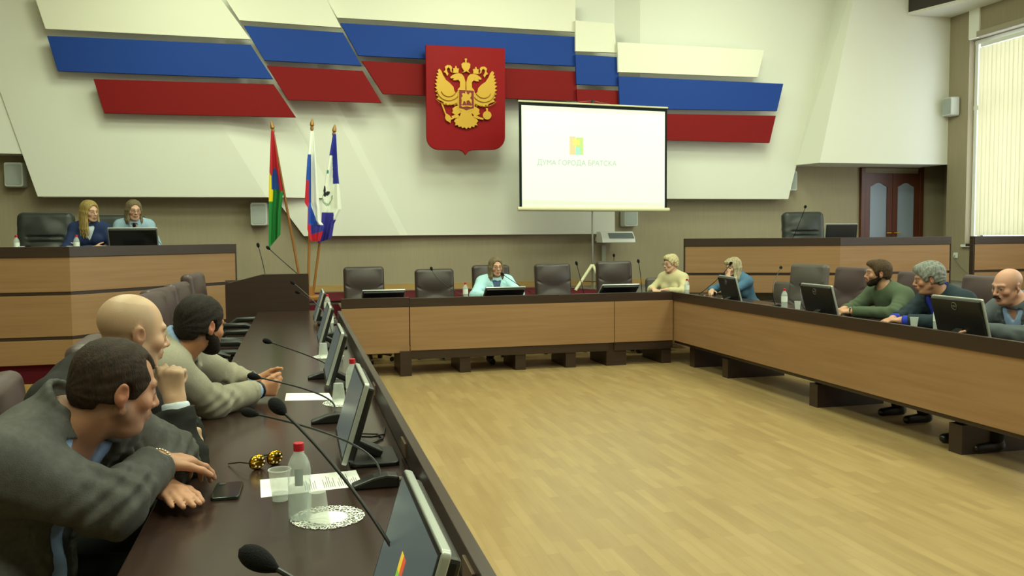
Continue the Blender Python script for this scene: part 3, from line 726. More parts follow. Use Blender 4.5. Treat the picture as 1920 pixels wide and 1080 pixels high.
# ---- garments -----------------------------------------------------------
def garment(name, m, inf=.012, sleeve=(.070, .060, .056, .044), cut=.02, neck=.0, v=None, fold=.0035, seed=1, zlow=None, collar=None, lapel=None, h=None, vw=.075, label=None, frontcut=None, arms=True, neckhole=.062, seams=False):
    def go(root, B, hp, lo, hi, hc):
        p, R = B.p, B.R; F = Fld(lo-.03, hi+.03, h or hc)
        B.torso(F, inf, .06)
        nk = p['neck']; up = R@V(0, 0, 1)
        F.ell(nk+up*(.045+neck+.085)+R@V(0, .03, 0), V(.115, .13, .085), R, .01, 's')
        F.cap(nk-up*.02, hp['c'], neckhole*B.b**.5, neckhole*B.b**.5, .01, 's')
        if v:      # open front: wedge from the neck down to depth v
            for i in range(13):
                t = i/12; z = -t*v; wv = vw*(1-t)**.8
                F.box(nk+R@V(0, .17, z-.0), (wv, .14, v/20), R, .004, .006, 's')
        if frontcut:   # jacket left open: remove a strip down the whole front
            F.box(nk+R@V(frontcut[0], .18, -.30), (frontcut[1], .14, .30), R, .01, .01, 's')
        def surf(x, z):
            for y in np.arange(.26, -.1, -.003):
                pt = nk+R@V(x, y, z); ii = np.round((pt-F.lo)/F.h).astype(int)
                if (ii < 0).any() or (ii >= F.n).any(): continue
                if F.G[tuple(ii)] < .003: return pt
            return None
        if lapel:
            T_ = [i/14 for i in range(15)]
            for q in (-1, 1):
                rows = []
                for t in T_:
                    x0 = q*(vw*(1-t)**.8+.008); wd = lapel*(math.sin(min(1, t*.9+.1)*PI)**.6)*(1.25 if t < .38 else .9)
                    rows.append([surf(x0+q*wd*u, -v*t) for u in (0, .25, .5, .75, 1)])
                for r0, r1 in zip(rows, rows[1:]):
                    for c0, c1 in zip(r0, r1):
                        if c0 is not None and c1 is not None and np.linalg.norm(c0-c1) < .08: F.cap(c0, c1, .0058, .0058, .004)
                for r0 in rows:
                    for c0, c1 in zip(r0, r0[1:]):
                        if c0 is not None and c1 is not None and np.linalg.norm(c0-c1) < .05: F.cap(c0, c1, .0055, .0055, .004)
        if collar:
            r = .062+collar[1]; pts = []
            for i in range(15):
                a_ = math.radians(-215+250*i/14); pts.append(nk+R@V(r*math.cos(a_)*1.08, -.012+r*math.sin(a_)*1.0, .035+.02*(-math.sin(a_))))
            for dz in (0, .25, .5, .75, 1.0):
                F.chain([c_+up*(dz*collar[0]-.012)+(c_-nk)*(.06*(1-dz)) for c_ in pts], .0085, .008)
        if arms:
            for q in ('R', 'L'):
                e, w_ = p['el'+q], p['wr'+q]; d = (w_-e)/np.linalg.norm(w_-e); Rf = frame(d, (0, 0, 1.) if abs(d[2]) < .8 else (1., 0, 0)); b_ = B.b
                A = Fld(F.lo, F.ax_hi(), F.h)
                A.cap(p['sh'+q], e, sleeve[0]*b_, sleeve[1]*b_, .04); A.cap(e, w_, sleeve[2]*b_, sleeve[3]*b_, .04)
                rb = sleeve[3]*b_+.03; A.box(w_-d*cut+d*.062, (rb, rb, .06), Rf, .002, .004, 's')
                hh = np.maximum(.04-np.abs(F.G-A.G), 0)/.04; F.G = np.minimum(F.G, A.G)-hh*hh*.04*.25
        if fold:
            def fn(P):
                d = folds(P, fold, 1.0, seed)
                if arms:
                    for q in ('R', 'L'):
                        d = d+limbfolds(P, p['sh'+q], p['el'+q], fold*1.1, 4, 1.0, .35, seed)+limbfolds(P, p['el'+q], p['wr'+q], fold*1.1, 3.4, .1, .4, seed+2)
                        d = d+limbfolds(P, p['el'+q], p['wr'+q], fold*.9, 6, .95, .15, seed+5)
                return d
            F.band(fn, .03)
        if seams:      # armhole and cuff seams as fine grooves
            for q in ('R', 'L'):
                for a0, a1, tt, rr in (('sh', 'el', .10, sleeve[0]*B.b-.001), ('el', 'wr', .80, sleeve[3]*B.b+.0015)):
                    A_, B_ = p[a0+q], p[a1+q]; d = (B_-A_)/np.linalg.norm(B_-A_); c0 = A_+(B_-A_)*tt; Rf = frame(d, (0, 0, 1.) if abs(d[2]) < .8 else (0, 1., 0))
                    F.chain([c0+Rf@V(rr*math.cos(t_), rr*math.sin(t_), 0) for t_ in [2*PI*i/20 for i in range(21)]], .0042, .004)
        if zlow is not None: F.plane(V(0, 0, zlow), (0, 0, -1))
        return fobj(name, F, m, root, None, 1, label)
    return go
def trousers(m, shoes='#191614', h=.012):
    def go(root, B, hp, lo, hi, hc):
        p = B.p; pts = np.array([p[k] for k in ('pelvis', 'knR', 'knL', 'anR', 'anL')])
        F = Fld(pts.min(0)-.2, pts.max(0)+.22, h)
        F.ell(p['pelvis']+V(0, -.01, -.03), (.18*B.b, .15*B.b, .12), None, .05)
        for q, sx in (('R', 1), ('L', -1)):
            F.cap(p['pelvis']+V(sx*.09, 0, -.03), p['kn'+q], .088*B.b, .066*B.b, .04); F.cap(p['kn'+q], p['an'+q], .064, .052, .03)
        F.band(lambda P: folds(P, .004, .8, 5), .03); F.plane(V(0, 0, .07), (0, 0, -1))
        fobj('trousers', F, m, root, None, 1)
        for q in ('R', 'L'):
            a = p['an'+q]; G = Fld(a-V(.09, .12, .12), a+V(.09, .24, .1), .008)
            G.cap(V(a[0], a[1]-.03, .045), V(a[0], a[1]+.15, .035), .042, .034, .02).cap(V(a[0], a[1]-.02, .05), V(a[0], a[1]-.01, .10), .04, .042, .02).plane(V(0, 0, .004), (0, 0, -1))
            fobj('shoe', G, mat('black_shoe_leather', shoes, .3, .5), root, None, 1)
    return go
def short_hair(m, t=.010, front=.060, nape=-.055, h=.004, wave=.003, wide=1.0, top=0., recede=0., seed=3, side=-.02, lift=0., label=None):
    """hair volume over the skull; front: hairline height at the forehead, side: bottom of the sideburns"""
    def go(root, B, hp, lo, hi, hc):
        c, R, s, w = hp['c'], hp['R'], hp.get('s', 1.), hp.get('w', 1.)
        F = Fld(c-.17, c+.17, h); P = lambda x, y, z: c+R@(V(x*w, y, z)*s)
        F.ell(P(0, -.014, .036), V((.074+t*.75)*w, .094+t, .080+t+top)*s, R, .01)
        F.ell(P(0, -.035, -.02), V(.064*w+t*.3, .070+t*.6, .060)*s, R, .03)
        F.ell(P(0, .022, .02), V(.066*w+t*.5, .068, .065)*s, R, .02)
        if lift: F.ell(P(0, .055, .085), V(.055, .045, .03+lift)*s, R, .03)
        rs = np.random.RandomState(seed); an = rs.normal(size=(4, 3))
        def fn(Q):
            q = ((Q-c)@R)/s
            az = np.arctan2(q[:, 0], q[:, 2]+.02); v_ = wave*(np.sin(az*17+q[:, 1]*60+2*np.sin(q[:, 1]*35))*.5+np.sin(az*41+q[:, 1]*110+3*np.sin(az*9))*.35+np.sin(q@an[0]*50)*.5)
            return v_
        F.band(fn, .03)
        # remove the face, the ears and everything below the nape
        F.ell(P(0, .108, front-.098), V(.104*w, .090, .098)*s, R, .010, 's')
        if recede:
            for q in (-1, 1): F.ell(P(q*.045, .085, front+.005), V(.022+recede*.4, .035+recede, .03+recede)*s, R, .012, 's')
        for q in (-1, 1):
            F.ell(P(q*.088, -.002, -.004), V(.026, .020, .032)*s, R@rotm(yaw=q*-10), .006, 's')
            F.box(P(q*.075, .055, side-.05), V(.04, .055, .05)*s, R, .0, .01, 's'); F.box(P(q*.075, -.02, -.085), V(.04, .035, .05)*s, R, .0, .01, 's')
        F.box(P(0, 0, nape-.08), V(.14, .16, .08)*s, R, .0, .012, 's')
        return fobj('hair', F, m, root, None, 1, label)
    return go
def beard(m, t=.007, full=True, h=.004, low=-.03):
    def go(root, B, hp, lo, hi, hc):
        c, R, s, w = hp['c'], hp['R'], hp.get('s', 1.), hp.get('w', 1.); fat = hp.get('fat', 0)
        F = Fld(c-.15, c+.15, h); P = lambda x, y, z: c+R@(V(x*w, y, z)*s)
        F.ell(P(0, .036, -.055), V(.053*w+fat*.6+t, .048+t, .050+t)*s, R, .02); F.ell(P(0, .073, -.096), V(.020+t, .019+t, .017+t)*s, R, .02)
        for q in (-1, 1): F.cap(P(q*(.050+fat), .002, -.040), P(q*.024, .066, -.090), (.019+t)*s, (.016+t)*s, .02); F.cap(P(q*(.064+fat), .008, .004), P(q*(.060+fat), .008, -.04), .009*s, .011*s, .01)
        F.ell(P(0, .086, -.052), V(.026, .020, .013)*s, R, .012)
        F.band(lambda Q: .0012*np.sin(Q@V(300, 100, 200)+2*np.sin(Q@V(90, 200, 50))), .02)
        F.box(P(0, .11, low+.08), V(.15, .085, .08)*s, R, 0, .006, 's')
        F.ell(P(0, .105, -.062), V(.020, .03, .0085)*s, R, .005, 's')
        for q in (-1, 1): F.ell(P(q*.040, .085, -.030), V(.022, .03, .024)*s, R, .01, 's')
        F.box(P(0, -.095, -.08), V(.15, .07, .14)*s, R, 0, .01, 's')
        return fobj('beard', F, m, root, None, 1)
    return go
def long_hair(m, t=.014, length=.26, h=.006, part=0.0, spread=.075, seed=4, fringe=False, fr=.0, back=-.05, shoulder=True, leftf=.05, rightf=.05, label=None):
    """hair falling to or past the shoulders, with strands as many thin locks"""
    def go(root, B, hp, lo, hi, hc):
        c, R, s, w = hp['c'], hp['R'], hp.get('s', 1.), hp.get('w', 1.)
        F = Fld(c-V(.19, .19, .17+length), c+.18, h); P = lambda x, y, z: c+R@(V(x*w, y, z)*s)
        F.ell(P(0, -.016, .036), V((.076+t)*w, .096+t, .082+t)*s, R, .01)
        F.ell(P(0, .090, -.050), V(.060*w, .070, .112)*s, R, .012, 's')
        r = np.random.RandomState(seed); n = 26
        for i in range(n):
            a = -math.pi*.5+ (i/(n-1)-.5)*2*math.radians(128)   # round the back from one temple to the other
            x, y = math.cos(a), math.sin(a); f = max(0, y+.2)
            x0, y0 = (.070+t*.6)*x, -.014+(.085+t*.5)*y
            sd = 1 if x > 0 else -1; fwd = (rightf if x > 0 else leftf)*max(0, .4+y)
            L = length*(1-.13*r.rand()); xe = x*(spread+.015*r.rand()); ye = min(back, .0)*.4+(.075)*y+fwd*.6
            p0 = P(x0*.86, y0*.86, .07); p1 = P(x0*1.06, y0*1.02, .0); p2 = P(x0*1.05+(xe-x0)*.4, y0*.9, -.07)
            p3 = p2*.45+(c+V(0, 0, -L)+R@V(xe, ye, 0)*1.0)*.55; p4 = c+V(0, 0, -L)+R@V(xe*.95, ye, 0)
            F.chain([p0, p1, p2, p3, p4], [.012, .015, .014, .012, .005], .010)
        if fringe:
            for i in range(9):
                x = -.05+.1*i/8; F.chain([P(x*.7, .05, .108), P(x*1.05, .090, .075), P(x*1.15, .098, .035+fr+.3*abs(x))], [.012, .011, .005], .01)
        def fn(Q):
            q = ((Q-c)@R)/s; az = np.arctan2(q[:, 0], -q[:, 1]); return .0022*(np.sin(az*26+6*np.sin(q[:, 2]*12))+.6*np.sin(az*57+9*np.sin(q[:, 2]*9)))
        F.band(fn, .02)
        F.ell(P(0, .104, -.022), V(.072*w, .074, .108 if not fringe else .072)*s, R, .008, 's')
        if not fringe: F.chain([P(part, .10, .09), P(part, .06, .128), P(part, .0, .140), P(part, -.05, .135)], .010, .01, 's')
        return fobj('hair', F, m, root, None, 1, label)
    return go
def glasses(m, lens=True, sq=False):
    def go(root, B, hp, lo, hi, hc):
        c, R, s, w = hp['c'], hp['R'], hp.get('s', 1.), hp.get('w', 1.); P = lambda x, y, z: Vector(c+R@(V(x*w, y, z)*s)); g = MB()
        for q in (-1, 1):
            pts = [P(q*.032+.023*math.cos(t)*(1 if not sq else 1.05), .106-.25*abs(.023*math.cos(t)+.0)*(.5), .0+.017*math.sin(t)) for t in [2*PI*i/20 for i in range(21)]]
            g.tube(pts, .0017, 6, False); g.tube([P(q*.055, .101, .004), P(q*.076, .05, .004), P(q*.080, -.01, .004)], .0016, 6)
        g.tube([P(-.010, .106, .003), P(0, .109, .006), P(.010, .106, .003)], .0015, 6)
        return obj('glasses', g, m, root)
    return go
# ================================================================== the people
H_dark = mat('dark_brown_hair', '#241a13', .7, .25, noise=((90, 90, 30), .7, 3, '#3a2a1e'), bump=((300, 300, 60), .8))
H_blackish = mat('black_brown_hair', '#17110e', .7, .25, noise=((90, 90, 30), .6, 3, '#2c211a'), bump=((300, 300, 60), .8))
H_brown = mat('brown_hair', '#3a2b1d', .7, .25, noise=((90, 90, 30), .7, 3, '#554028'), bump=((300, 300, 60), .8))
H_beard = mat('dark_beard', '#1d1511', .85, .2, bump=((400, 400, 400), .8))
H_beard2 = mat('brown_black_beard', '#241a14', .85, .2, bump=((400, 400, 400), .8))
H_grey = mat('silver_grey_hair', '#8d8f8a', .65, .3, noise=((80, 80, 25), .8, 3, '#5b5c59'), bump=((300, 300, 60), .9))
H_blonde = mat('dark_blonde_hair', '#a08a52', .55, .3, noise=((70, 70, 12), .8, 3, '#7c683a'), bump=((250, 250, 30), .8))
H_ash = mat('ash_brown_long_hair', '#7a6a50', .55, .3, noise=((70, 70, 12), .8, 3, '#54452f'), bump=((250, 250, 30), .8))
H_pale = mat('pale_blonde_hair', '#cbbd97', .6, .3, noise=((70, 70, 20), .8, 3, '#a59468'), bump=((250, 250, 60), .8))
H_fair = mat('fair_streaked_hair', '#b9ad8e', .55, .3, noise=((70, 70, 12), .9, 3, '#7f7152'), bump=((250, 250, 30), .8))
M_denim = mat('charcoal_denim_jacket', '#4a4947', .85, .2, noise=((60, 60, 60), .5, 4, '#585754'), bump=((350, 350, 350), .35))
M_ltblue = mat('light_blue_cotton', '#8fa6cc', .85, .2, bump=((300, 300, 300), .2))
M_blacksuit = mat('black_suit_cloth', '#252423', .85, .2, bump=((400, 400, 400), .2))
M_navysuit = mat('dark_teal_navy_suit_cloth', '#26323a', .85, .2, bump=((400, 400, 400), .2))
M_greysuit = mat('grey_suit_cloth', '#53585c', .85, .2, bump=((400, 400, 400), .2))
M_trou = mat('dark_trouser_cloth', '#20211f', .85, .2)
M_linen = mat('greige_linen_blazer', '#979080', .9, .2, noise=((120, 120, 120), .45, 3, '#86826f'), bump=((300, 300, 300), .3))
M_whitecloth = mat('white_shirt_cloth', '#ccd6e2', .85, .2)
M_green = mat('olive_green_sweater', '#4f5b47', .9, .2, bump=((300, 300, 300), .3))
M_royal = mat('royal_blue_shirt_cloth', '#2d3aa8', .8, .2)
M_cream_sw = mat('cream_sweater', '#cabf97', .9, .2, bump=((300, 300, 300), .3))
M_denimblue = mat('blue_denim_blouse', '#4a6c88', .85, .2)
M_aqua = mat('pale_aqua_uniform_blouse', '#b3dde6', .85, .2, noise=((40, 40, 40), .3, 3, '#9fcbd6'))
M_navyuni = mat('navy_uniform_cloth', '#232f52', .85, .2)
M_paleuni = mat('pale_blue_uniform_shirt', '#8fa9bd', .85, .2)
M_tie = mat('black_tie_cloth', '#14161f', .7, .3)
M_frame = mat('dark_glasses_frame', '#2a1c16', .35, .5)
M_wire = mat('thin_metal_glasses_frame', '#7a6a58', .3, .5, metal=.6)

def to_local(loc, rz, d):
    c, s_ = math.cos(-rz), math.sin(-rz); out = {}
    for k, (x, y, z) in d.items():
        x -= loc[0]; y -= loc[1]; out[k] = (x*c-y*s_, x*s_+y*c, z-loc[2])
    return out
LAPS = dict(knR=(.13, .46, .52), knL=(-.13, .46, .52), anR=(.15, .50, .09), anL=(-.15, .50, .09))
def wristband(m, side='R', kind='pearl', off=.005):
    def go(root, B, hp, lo, hi, hc):
        e, w_ = B.p['el'+side], B.p['wr'+side]; d = (w_-e)/np.linalg.norm(w_-e); c = w_+d*off; u = np.cross(d, (0, 0, 1.)); u /= np.linalg.norm(u); v = np.cross(d, u); mb = MB()
        n = 26; ring = [c+(u*math.cos(2*PI*i/n)+v*math.sin(2*PI*i/n))*.033*B.b**.4 for i in range(n+1)]
        if kind == 'pearl':
            for q in ring[:-1]: mb.sphere(q, (.0048, .004, .0038), 8, 6)
        else: mb.tube([Vector(q) for q in ring], .007, 8, False)
        o = obj('bracelet' if kind != 'watch' else 'wrist_watch', mb, m, root)
        if kind == 'watch': obj('watch_face', MB().sphere(c-v*.036 if v[2] < 0 else c+v*.036, (.016, .016, .006)), M_steel, o)
    return go
M_pearl = mat('pearl_silver_bracelet', '#cfc8b4', .2, .6, metal=.7)

# --- 1: man in the dark denim jacket, nearest the camera (local x = towards camera, y = towards the table)
pose = dict(pelvis=(0, -.08, .56), neck=(.0, .20, .995), shR=(.20, .11, .955), shL=(-.16, .28, .965), elR=(.14, .345, .825), elL=(-.31, .42, .83), wrR=(-.09, .425, .872), wrL=(-.115, .425, .805), **LAPS)
hp = dict(c=(.015, .34, 1.105), rot=(30, 15, 4), squint=True, fade='#33271f', skin='#b48369', fat=.006, w=1.06, s=1.03, stubble='#5a4a40', stub_a=.35, nose=1.0, brow='#3a2a1e', gaze=.1)
make_person('man in a charcoal denim jacket with crossed arms, nearest the camera', (-.82, 2.46, 0), rad(-90), pose, hp,
    [garment('denim_jacket', M_denim, .022, (.080, .070, .066, .050), .03, v=.36, vw=.105, fold=.009, seed=11, seams=True, lapel=.06, collar=(.055, .014), h=.006, zlow=.48, neckhole=.072, frontcut=(0, .035)),
     garment('shirt', M_ltblue, .006, fold=.002, h=.008, arms=False, v=.07, vw=.055, label='light blue shirt in the open jacket'),
     trousers(M_trou), short_hair(H_dark, .012, .070, -.066, .0035, .0014, side=-.018, recede=.012), wristband(M_pearl)],
    [(((-.09, .425, .872), (-.62, .76, -.16), (-.1, .0, -1), (.8, .6, 0)), dict(curl=(20, 24, 28, 32), s=1.08, spread=1)),
     (((-.105, .43, .800), (.88, .46, -.055), (0, 0, -1), (-.4, .8, 0)), dict(curl=(3, 2, 3, 4), s=1.08, spread=1, thumb_out=24))],
    build=1.16, belly=.05, h=.0045, neck_r=.068)
# --- 2: bald man, fist at his mouth
loc = (-.86, 2.98, 0); rz = rad(-90)
pose = to_local(loc, rz, dict(pelvis=(-.94, 2.98, .56), neck=(-.62, 2.97, 1.06), shR=(-.70, 2.77, 1.00), shL=(-.62, 3.18, 1.02), elR=(-.37, 2.84, .81), elL=(-.42, 3.20, .80), wrR=(-.39, 2.87, .985), wrL=(-.38, 2.98, .86)))
hp = dict(c=(.08, .345, 1.205), rot=(33, 10, 3), skin='#c6a083', w=1.04, s=1.03, stubble='#6a5a4c', stub_a=.35, scalp='#8f7058', fade='#b39a80', brow='#4a3528', nose=1.12, squint=True)
make_person('bald man in a black suit with his fist at his mouth', loc, rz, {**LAPS, **pose}, hp,
    [garment('suit_jacket', M_blacksuit, .020, (.076, .066, .060, .043), .028, v=.3, vw=.06, fold=.007, seed=21, lapel=.05, collar=(.03, .006), h=.0065, zlow=.5),
     garment('shirt', M_whitecloth, .006, (.06, .05, .044, .037), cut=.006, fold=.0, h=.007, v=.05, vw=.05, label='white shirt showing at the cuffs'),
     trousers(M_trou)],
    [((pose['wrR'], (.0, -.12, 1), (-.95, .25, .1), (.1, -1, 0)), dict(curl=(80, 84, 86, 88), s=1.06, spread=0, thumb_curl=35, thumb_out=20)),
     ((pose['wrL'], (.9, .3, .1), (0, .2, -1), (0, -1, .3)), dict(curl=(50, 55, 60, 65), s=1.0, spread=0, thumb_curl=20, thumb_out=20))],
    build=1.13, belly=.02, h=.0045, neck_r=.066)
# --- 3: man in the greige blazer, hands clasped on the table
loc = (-.84, 3.88, 0); rz = rad(-80)
pose = to_local(loc, rz, dict(pelvis=(-.88, 3.82, .56), neck=(-.52, 3.80, 1.015), shR=(-.52, 3.61, .975), shL=(-.50, 4.0, .98), elR=(-.36, 3.75, .81), elL=(-.33, 4.22, .83), wrR=(-.19, 3.98, .815), wrL=(-.20, 4.18, .82)))
hh = to_local(loc, rz, dict(c=(-.405, 3.80, 1.13)))
hp = dict(c=hh['c'], rot=(36, 10, 0), fade='#2a1f19', skin='#b07a58', s=.99, w=.98, brow='#241812', stubble='#2d211b', stub_a=.3)
make_person('bearded man in a greige linen blazer with clasped hands on the table', loc, rz, {**LAPS, **pose}, hp,
    [garment('blazer', M_linen, .018, (.072, .060, .056, .043), .03, v=.30, vw=.08, seams=True, fold=.0075, seed=31, lapel=.05, collar=(.03, .006), h=.0065, zlow=.5),
     garment('shirt', M_ltblue, .006, (.056, .048, .042, .036), cut=.006, fold=.0, h=.007, v=.06, vw=.045, collar=(.045, -.001), label='light blue shirt with open collar'),
     trousers(M_trou), short_hair(H_blackish, .017, .078, -.066, .004, .002, side=-.02, top=.004), beard(H_beard, .006), wristband(M_black, 'R', 'band')],
    [((pose['wrR'], (-.28, .95, .0), (-.9, -.2, .15), (0, 0, 1)), dict(curl=(48, 50, 52, 54), s=1.02, spread=0, thumb_curl=20, thumb_out=25)),
     ((pose['wrL'], (.25, .96, .03), (.9, -.3, .1), (0, 0, 1)), dict(curl=(62, 62, 62, 62), s=1.02, spread=0, thumb_curl=20, thumb_out=25))],
    build=1.13, h=.0045)

def seated(neck=(0, .08, 1.0), head=(0, .13, 1.16), w=.175, elz=.78, wr=((.10, .40, .79), (-.10, .40, .79)), el=((.24, .20), (-.24, .20)), tilt=0):
    n = V(neck)
    return dict(pelvis=(0, -.10, .55), neck=neck, shR=(n[0]+w, n[1]-.03, n[2]-.045+tilt), shL=(n[0]-w, n[1]-.03, n[2]-.045-tilt), elR=(el[0][0], el[0][1], elz), elL=(el[1][0], el[1][1], elz), wrR=wr[0], wrL=wr[1], **LAPS)
# --- 4: bearded man in the green sweater (right side, faces -x; local x = away from camera)
loc = (5.36, 6.66, 0); rz = rad(90)
pose = seated(neck=(.0, .20, .985), w=.20, el=((.26, .34), (-.30, .34)), elz=.80, wr=((.10, .56, .81), (-.02, .58, .80)))
hp = dict(c=(.02, .27, 1.135), fade='#3a2b20', rot=(-27, 2, -3), skin='#b98a6c', brow='#2a1d14', s=1.0, stubble='#2d211b', paint_eyes=True)
make_person('bearded man with short brown hair in an olive green sweater at the right table', loc, rz, pose, hp,
    [garment('sweater', M_green, .016, (.074, .060, .056, .042), .02, fold=.005, seed=41, collar=(.012, -.006), h=.008, zlow=.5), trousers(M_trou),
     short_hair(H_brown, .014, .078, -.060, .005, .0015, side=-.02, lift=.008), beard(H_beard2, .005, h=.004), wristband(M_black, 'L', 'watch', .0)],
    [((pose['wrR'], (-.5, .85, 0), (0, 0, -1), (-1, 0, 0)), dict(curl=(30, 30, 32, 34), spread=1)), ((pose['wrL'], (.2, .95, .05), (.3, 0, -1), (1, 0, 0)), dict(curl=(40, 42, 44, 46), spread=1))],
    build=1.08, h=.0055)
# --- 5: grey haired man in navy suit and royal blue shirt
loc = (5.26, 5.82, 0)
pose = seated(neck=(.02, .20, .99), w=.20, el=((.24, .36), (-.30, .36)), elz=.80, wr=((.13, .58, .80), (-.0, .60, .80)))
hp = dict(c=(.04, .32, 1.13), rot=(-34, 12, -6), skin='#b5866c', brow='#6b655c', s=1.04, fat=.003, nose=1.1, paint_eyes=True, red='#a85e4c')
make_person('grey haired man in a dark jacket and royal blue shirt', loc, rz, pose, hp,
    [garment('suit_jacket', M_navysuit, .020, (.078, .064, .060, .046), .05, v=.50, vw=.12, fold=.006, seed=51, lapel=.055, collar=(.03, .006), h=.008, zlow=.5),
     garment('shirt', M_royal, .008, (.058, .050, .046, .038), cut=.004, fold=.001, h=.008, v=.03, vw=.03, collar=(.03, -.004), label='royal blue shirt'), trousers(M_trou),
     short_hair(H_grey, .020, .072, -.080, .005, .003, side=-.015, lift=.008, top=.004)],
    [((pose['wrR'], (-.45, .85, 0), (-.2, 0, -1), (-1, 0, 0)), dict(curl=(28, 30, 32, 34), spread=2)), ((pose['wrL'], (.45, .85, .08), (.2, 0, -1), (1, 0, 0)), dict(curl=(20, 24, 28, 32), spread=3))],
    build=1.14, belly=.04, h=.0055, neck_r=.062)
# --- 6: bald man with the moustache, cut by the right edge
loc = (5.09, 4.93, 0)
pose = seated(neck=(.0, .17, .98), w=.20, el=((.28, .36), (-.28, .36)), elz=.80, wr=((.02, .52, .80), (-.04, .56, .83)))
hp = dict(c=(.02, .27, 1.12), rot=(2, 14, -4), skin='#c2907a', brow='#6b5c50', s=1.04, fat=.004, nose=1.1, paint_eyes=True, squint=True, scalp='#a08876')
def moustache(root, B, hp, lo, hi, hc):
    c, R = hp['c'], hp['R']; F = Fld(c-.14, c+.14, .004); P = lambda x, y, z: c+R@(V(x, y, z)*hp['s'])
    for q in (-1, 1): F.chain([P(0, .106, -.048), P(q*.014, .104, -.049), P(q*.028, .095, -.060)], [.007, .008, .004], .006)
    fobj('moustache', F, mat('dark_moustache_hair', '#2d1f1a', .8, .2), root, None, 1)
make_person('bald man with a dark moustache at the right edge of the picture', loc, rz, pose, hp,
    [garment('suit_jacket', M_greysuit, .020, (.078, .064, .060, .046), .04, v=.42, vw=.085, fold=.005, seed=61, lapel=.05, collar=(.03, .006), h=.008, zlow=.5),
     garment('shirt', M_ltblue, .008, (.058, .050, .046, .038), cut=.004, fold=.001, h=.008, v=.05, vw=.035, collar=(.03, -.004), label='light blue open necked shirt'), trousers(M_trou), moustache],
    [((pose['wrR'], (-.8, .5, 0), (0, 0, -1), (0, 1, 0)), dict(curl=(20, 22, 24, 26), spread=2)), ((pose['wrL'], (.8, .45, -.05), (0, 0, -1), (0, 1, 0)), dict(curl=(20, 22, 24, 26), spread=2))],
    build=1.14, belly=.04, h=.006, neck_r=.064)
# --- 7: blonde woman with glasses in the cream sweater
loc = (4.78, 10.30, 0); rz = rad(125)
pose = seated(neck=(0, .08, .98), w=.145, wr=((.10, .38, .80), (-.10, .38, .80)))
hp = dict(c=(0, .11, 1.12), rot=(-42, 4, 0), skin='#d0a58c', s=.95, w=.95, brow='#8a7350', paint_eyes=True, lips='#a85f58')
hp['rot'] = (-55, 4, 0) if False else (-22, 4, 0)
make_person('woman with short blonde hair, dark glasses and a cream sweater', loc, rz, pose, hp,
    [garment('sweater', M_cream_sw, .014, (.062, .052, .050, .040), .02, fold=.004, seed=71, h=.009, zlow=.5), trousers(M_trou),
     short_hair(H_pale, .018, .068, -.050, .0055, .004, side=-.02, lift=.012, top=.006), glasses(M_frame)],
    [((pose['wrR'], (-.7, .7, 0), (0, 0, -1), (-1, 0, 0)), dict(s=.88)), ((pose['wrL'], (.7, .7, 0), (0, 0, -1), (1, 0, 0)), dict(s=.88))], build=.92, fem=True, h=.006, neck_r=.048)
# --- 8: fair woman in the blue blouse leaning her chin on her hand
loc = (5.42, 9.62, 0); rz = rad(100)
pose = seated(neck=(0, .12, .96), w=.14, el=((.20, .36), (-.18, .36)), elz=.80, wr=((.10, .44, .80), (-.035, .30, .98)))
hp = dict(c=(.0, .20, 1.09), rot=(8, 6, -6), skin='#cda288', s=.95, w=.95, brow='#8a7350', paint_eyes=True, lips='#a85f58')
make_person('fair haired woman in a blue blouse with her chin on her hand', loc, rz, pose, hp,
    [garment('blouse', M_denimblue, .014, (.062, .054, .050, .040), .02, fold=.004, seed=81, v=.08, vw=.04, collar=(.02, .0), h=.009, zlow=.5), trousers(M_trou),
     long_hair(H_fair, .016, .20, .006, fringe=True, leftf=.03, rightf=.06, spread=.09)],
    [((pose['wrR'], (-.7, .7, 0), (0, 0, -1), (-1, 0, 0)), dict(s=.88)), ((pose['wrL'], (.2, -.25, .9), (0, -1, .0), (1, 0, 0)), dict(s=.88, curl=(50, 55, 60, 60)))], build=.90, fem=True, h=.006, neck_r=.048)
# --- 9: woman in the pale aqua uniform in the middle of the back table
loc = (2.35, 10.30, 0); rz = rad(178)
pose = seated(neck=(0, .08, .975), w=.155, el=((.27, .20), (-.27, .20)), wr=((.16, .42, .79), (-.16, .42, .79)))
hp = dict(c=(.0, .12, 1.12), rot=(7, 2, 2), skin='#c99a80', s=.97, w=.97, brow='#6a5238', paint_eyes=True, lips='#9a5048')
make_person('woman in a pale aqua uniform jacket speaking at the middle of the far table', loc, rz, pose, hp,
    [garment('uniform_jacket', M_aqua, .022, (.080, .070, .062, .050), .03, fold=.006, seed=91, v=.15, vw=.05, collar=(.02, .004), lapel=.05, h=.008, zlow=.5),
     garment('undershirt', mat('slate_blue_undershirt', '#56688c', .8, .2), .006, fold=0, arms=False, h=.009), trousers(M_trou),
     long_hair(H_ash, .014, .17, .006, leftf=.04, rightf=.06, spread=.085), glasses(M_wire)],
    [((pose['wrR'], (-.7, .7, 0), (0, 0, -1), (-1, 0, 0)), dict(s=.9)), ((pose['wrL'], (.7, .7, 0), (0, 0, -1), (1, 0, 0)), dict(s=.9))], build=.98, fem=True, h=.006, neck_r=.05)
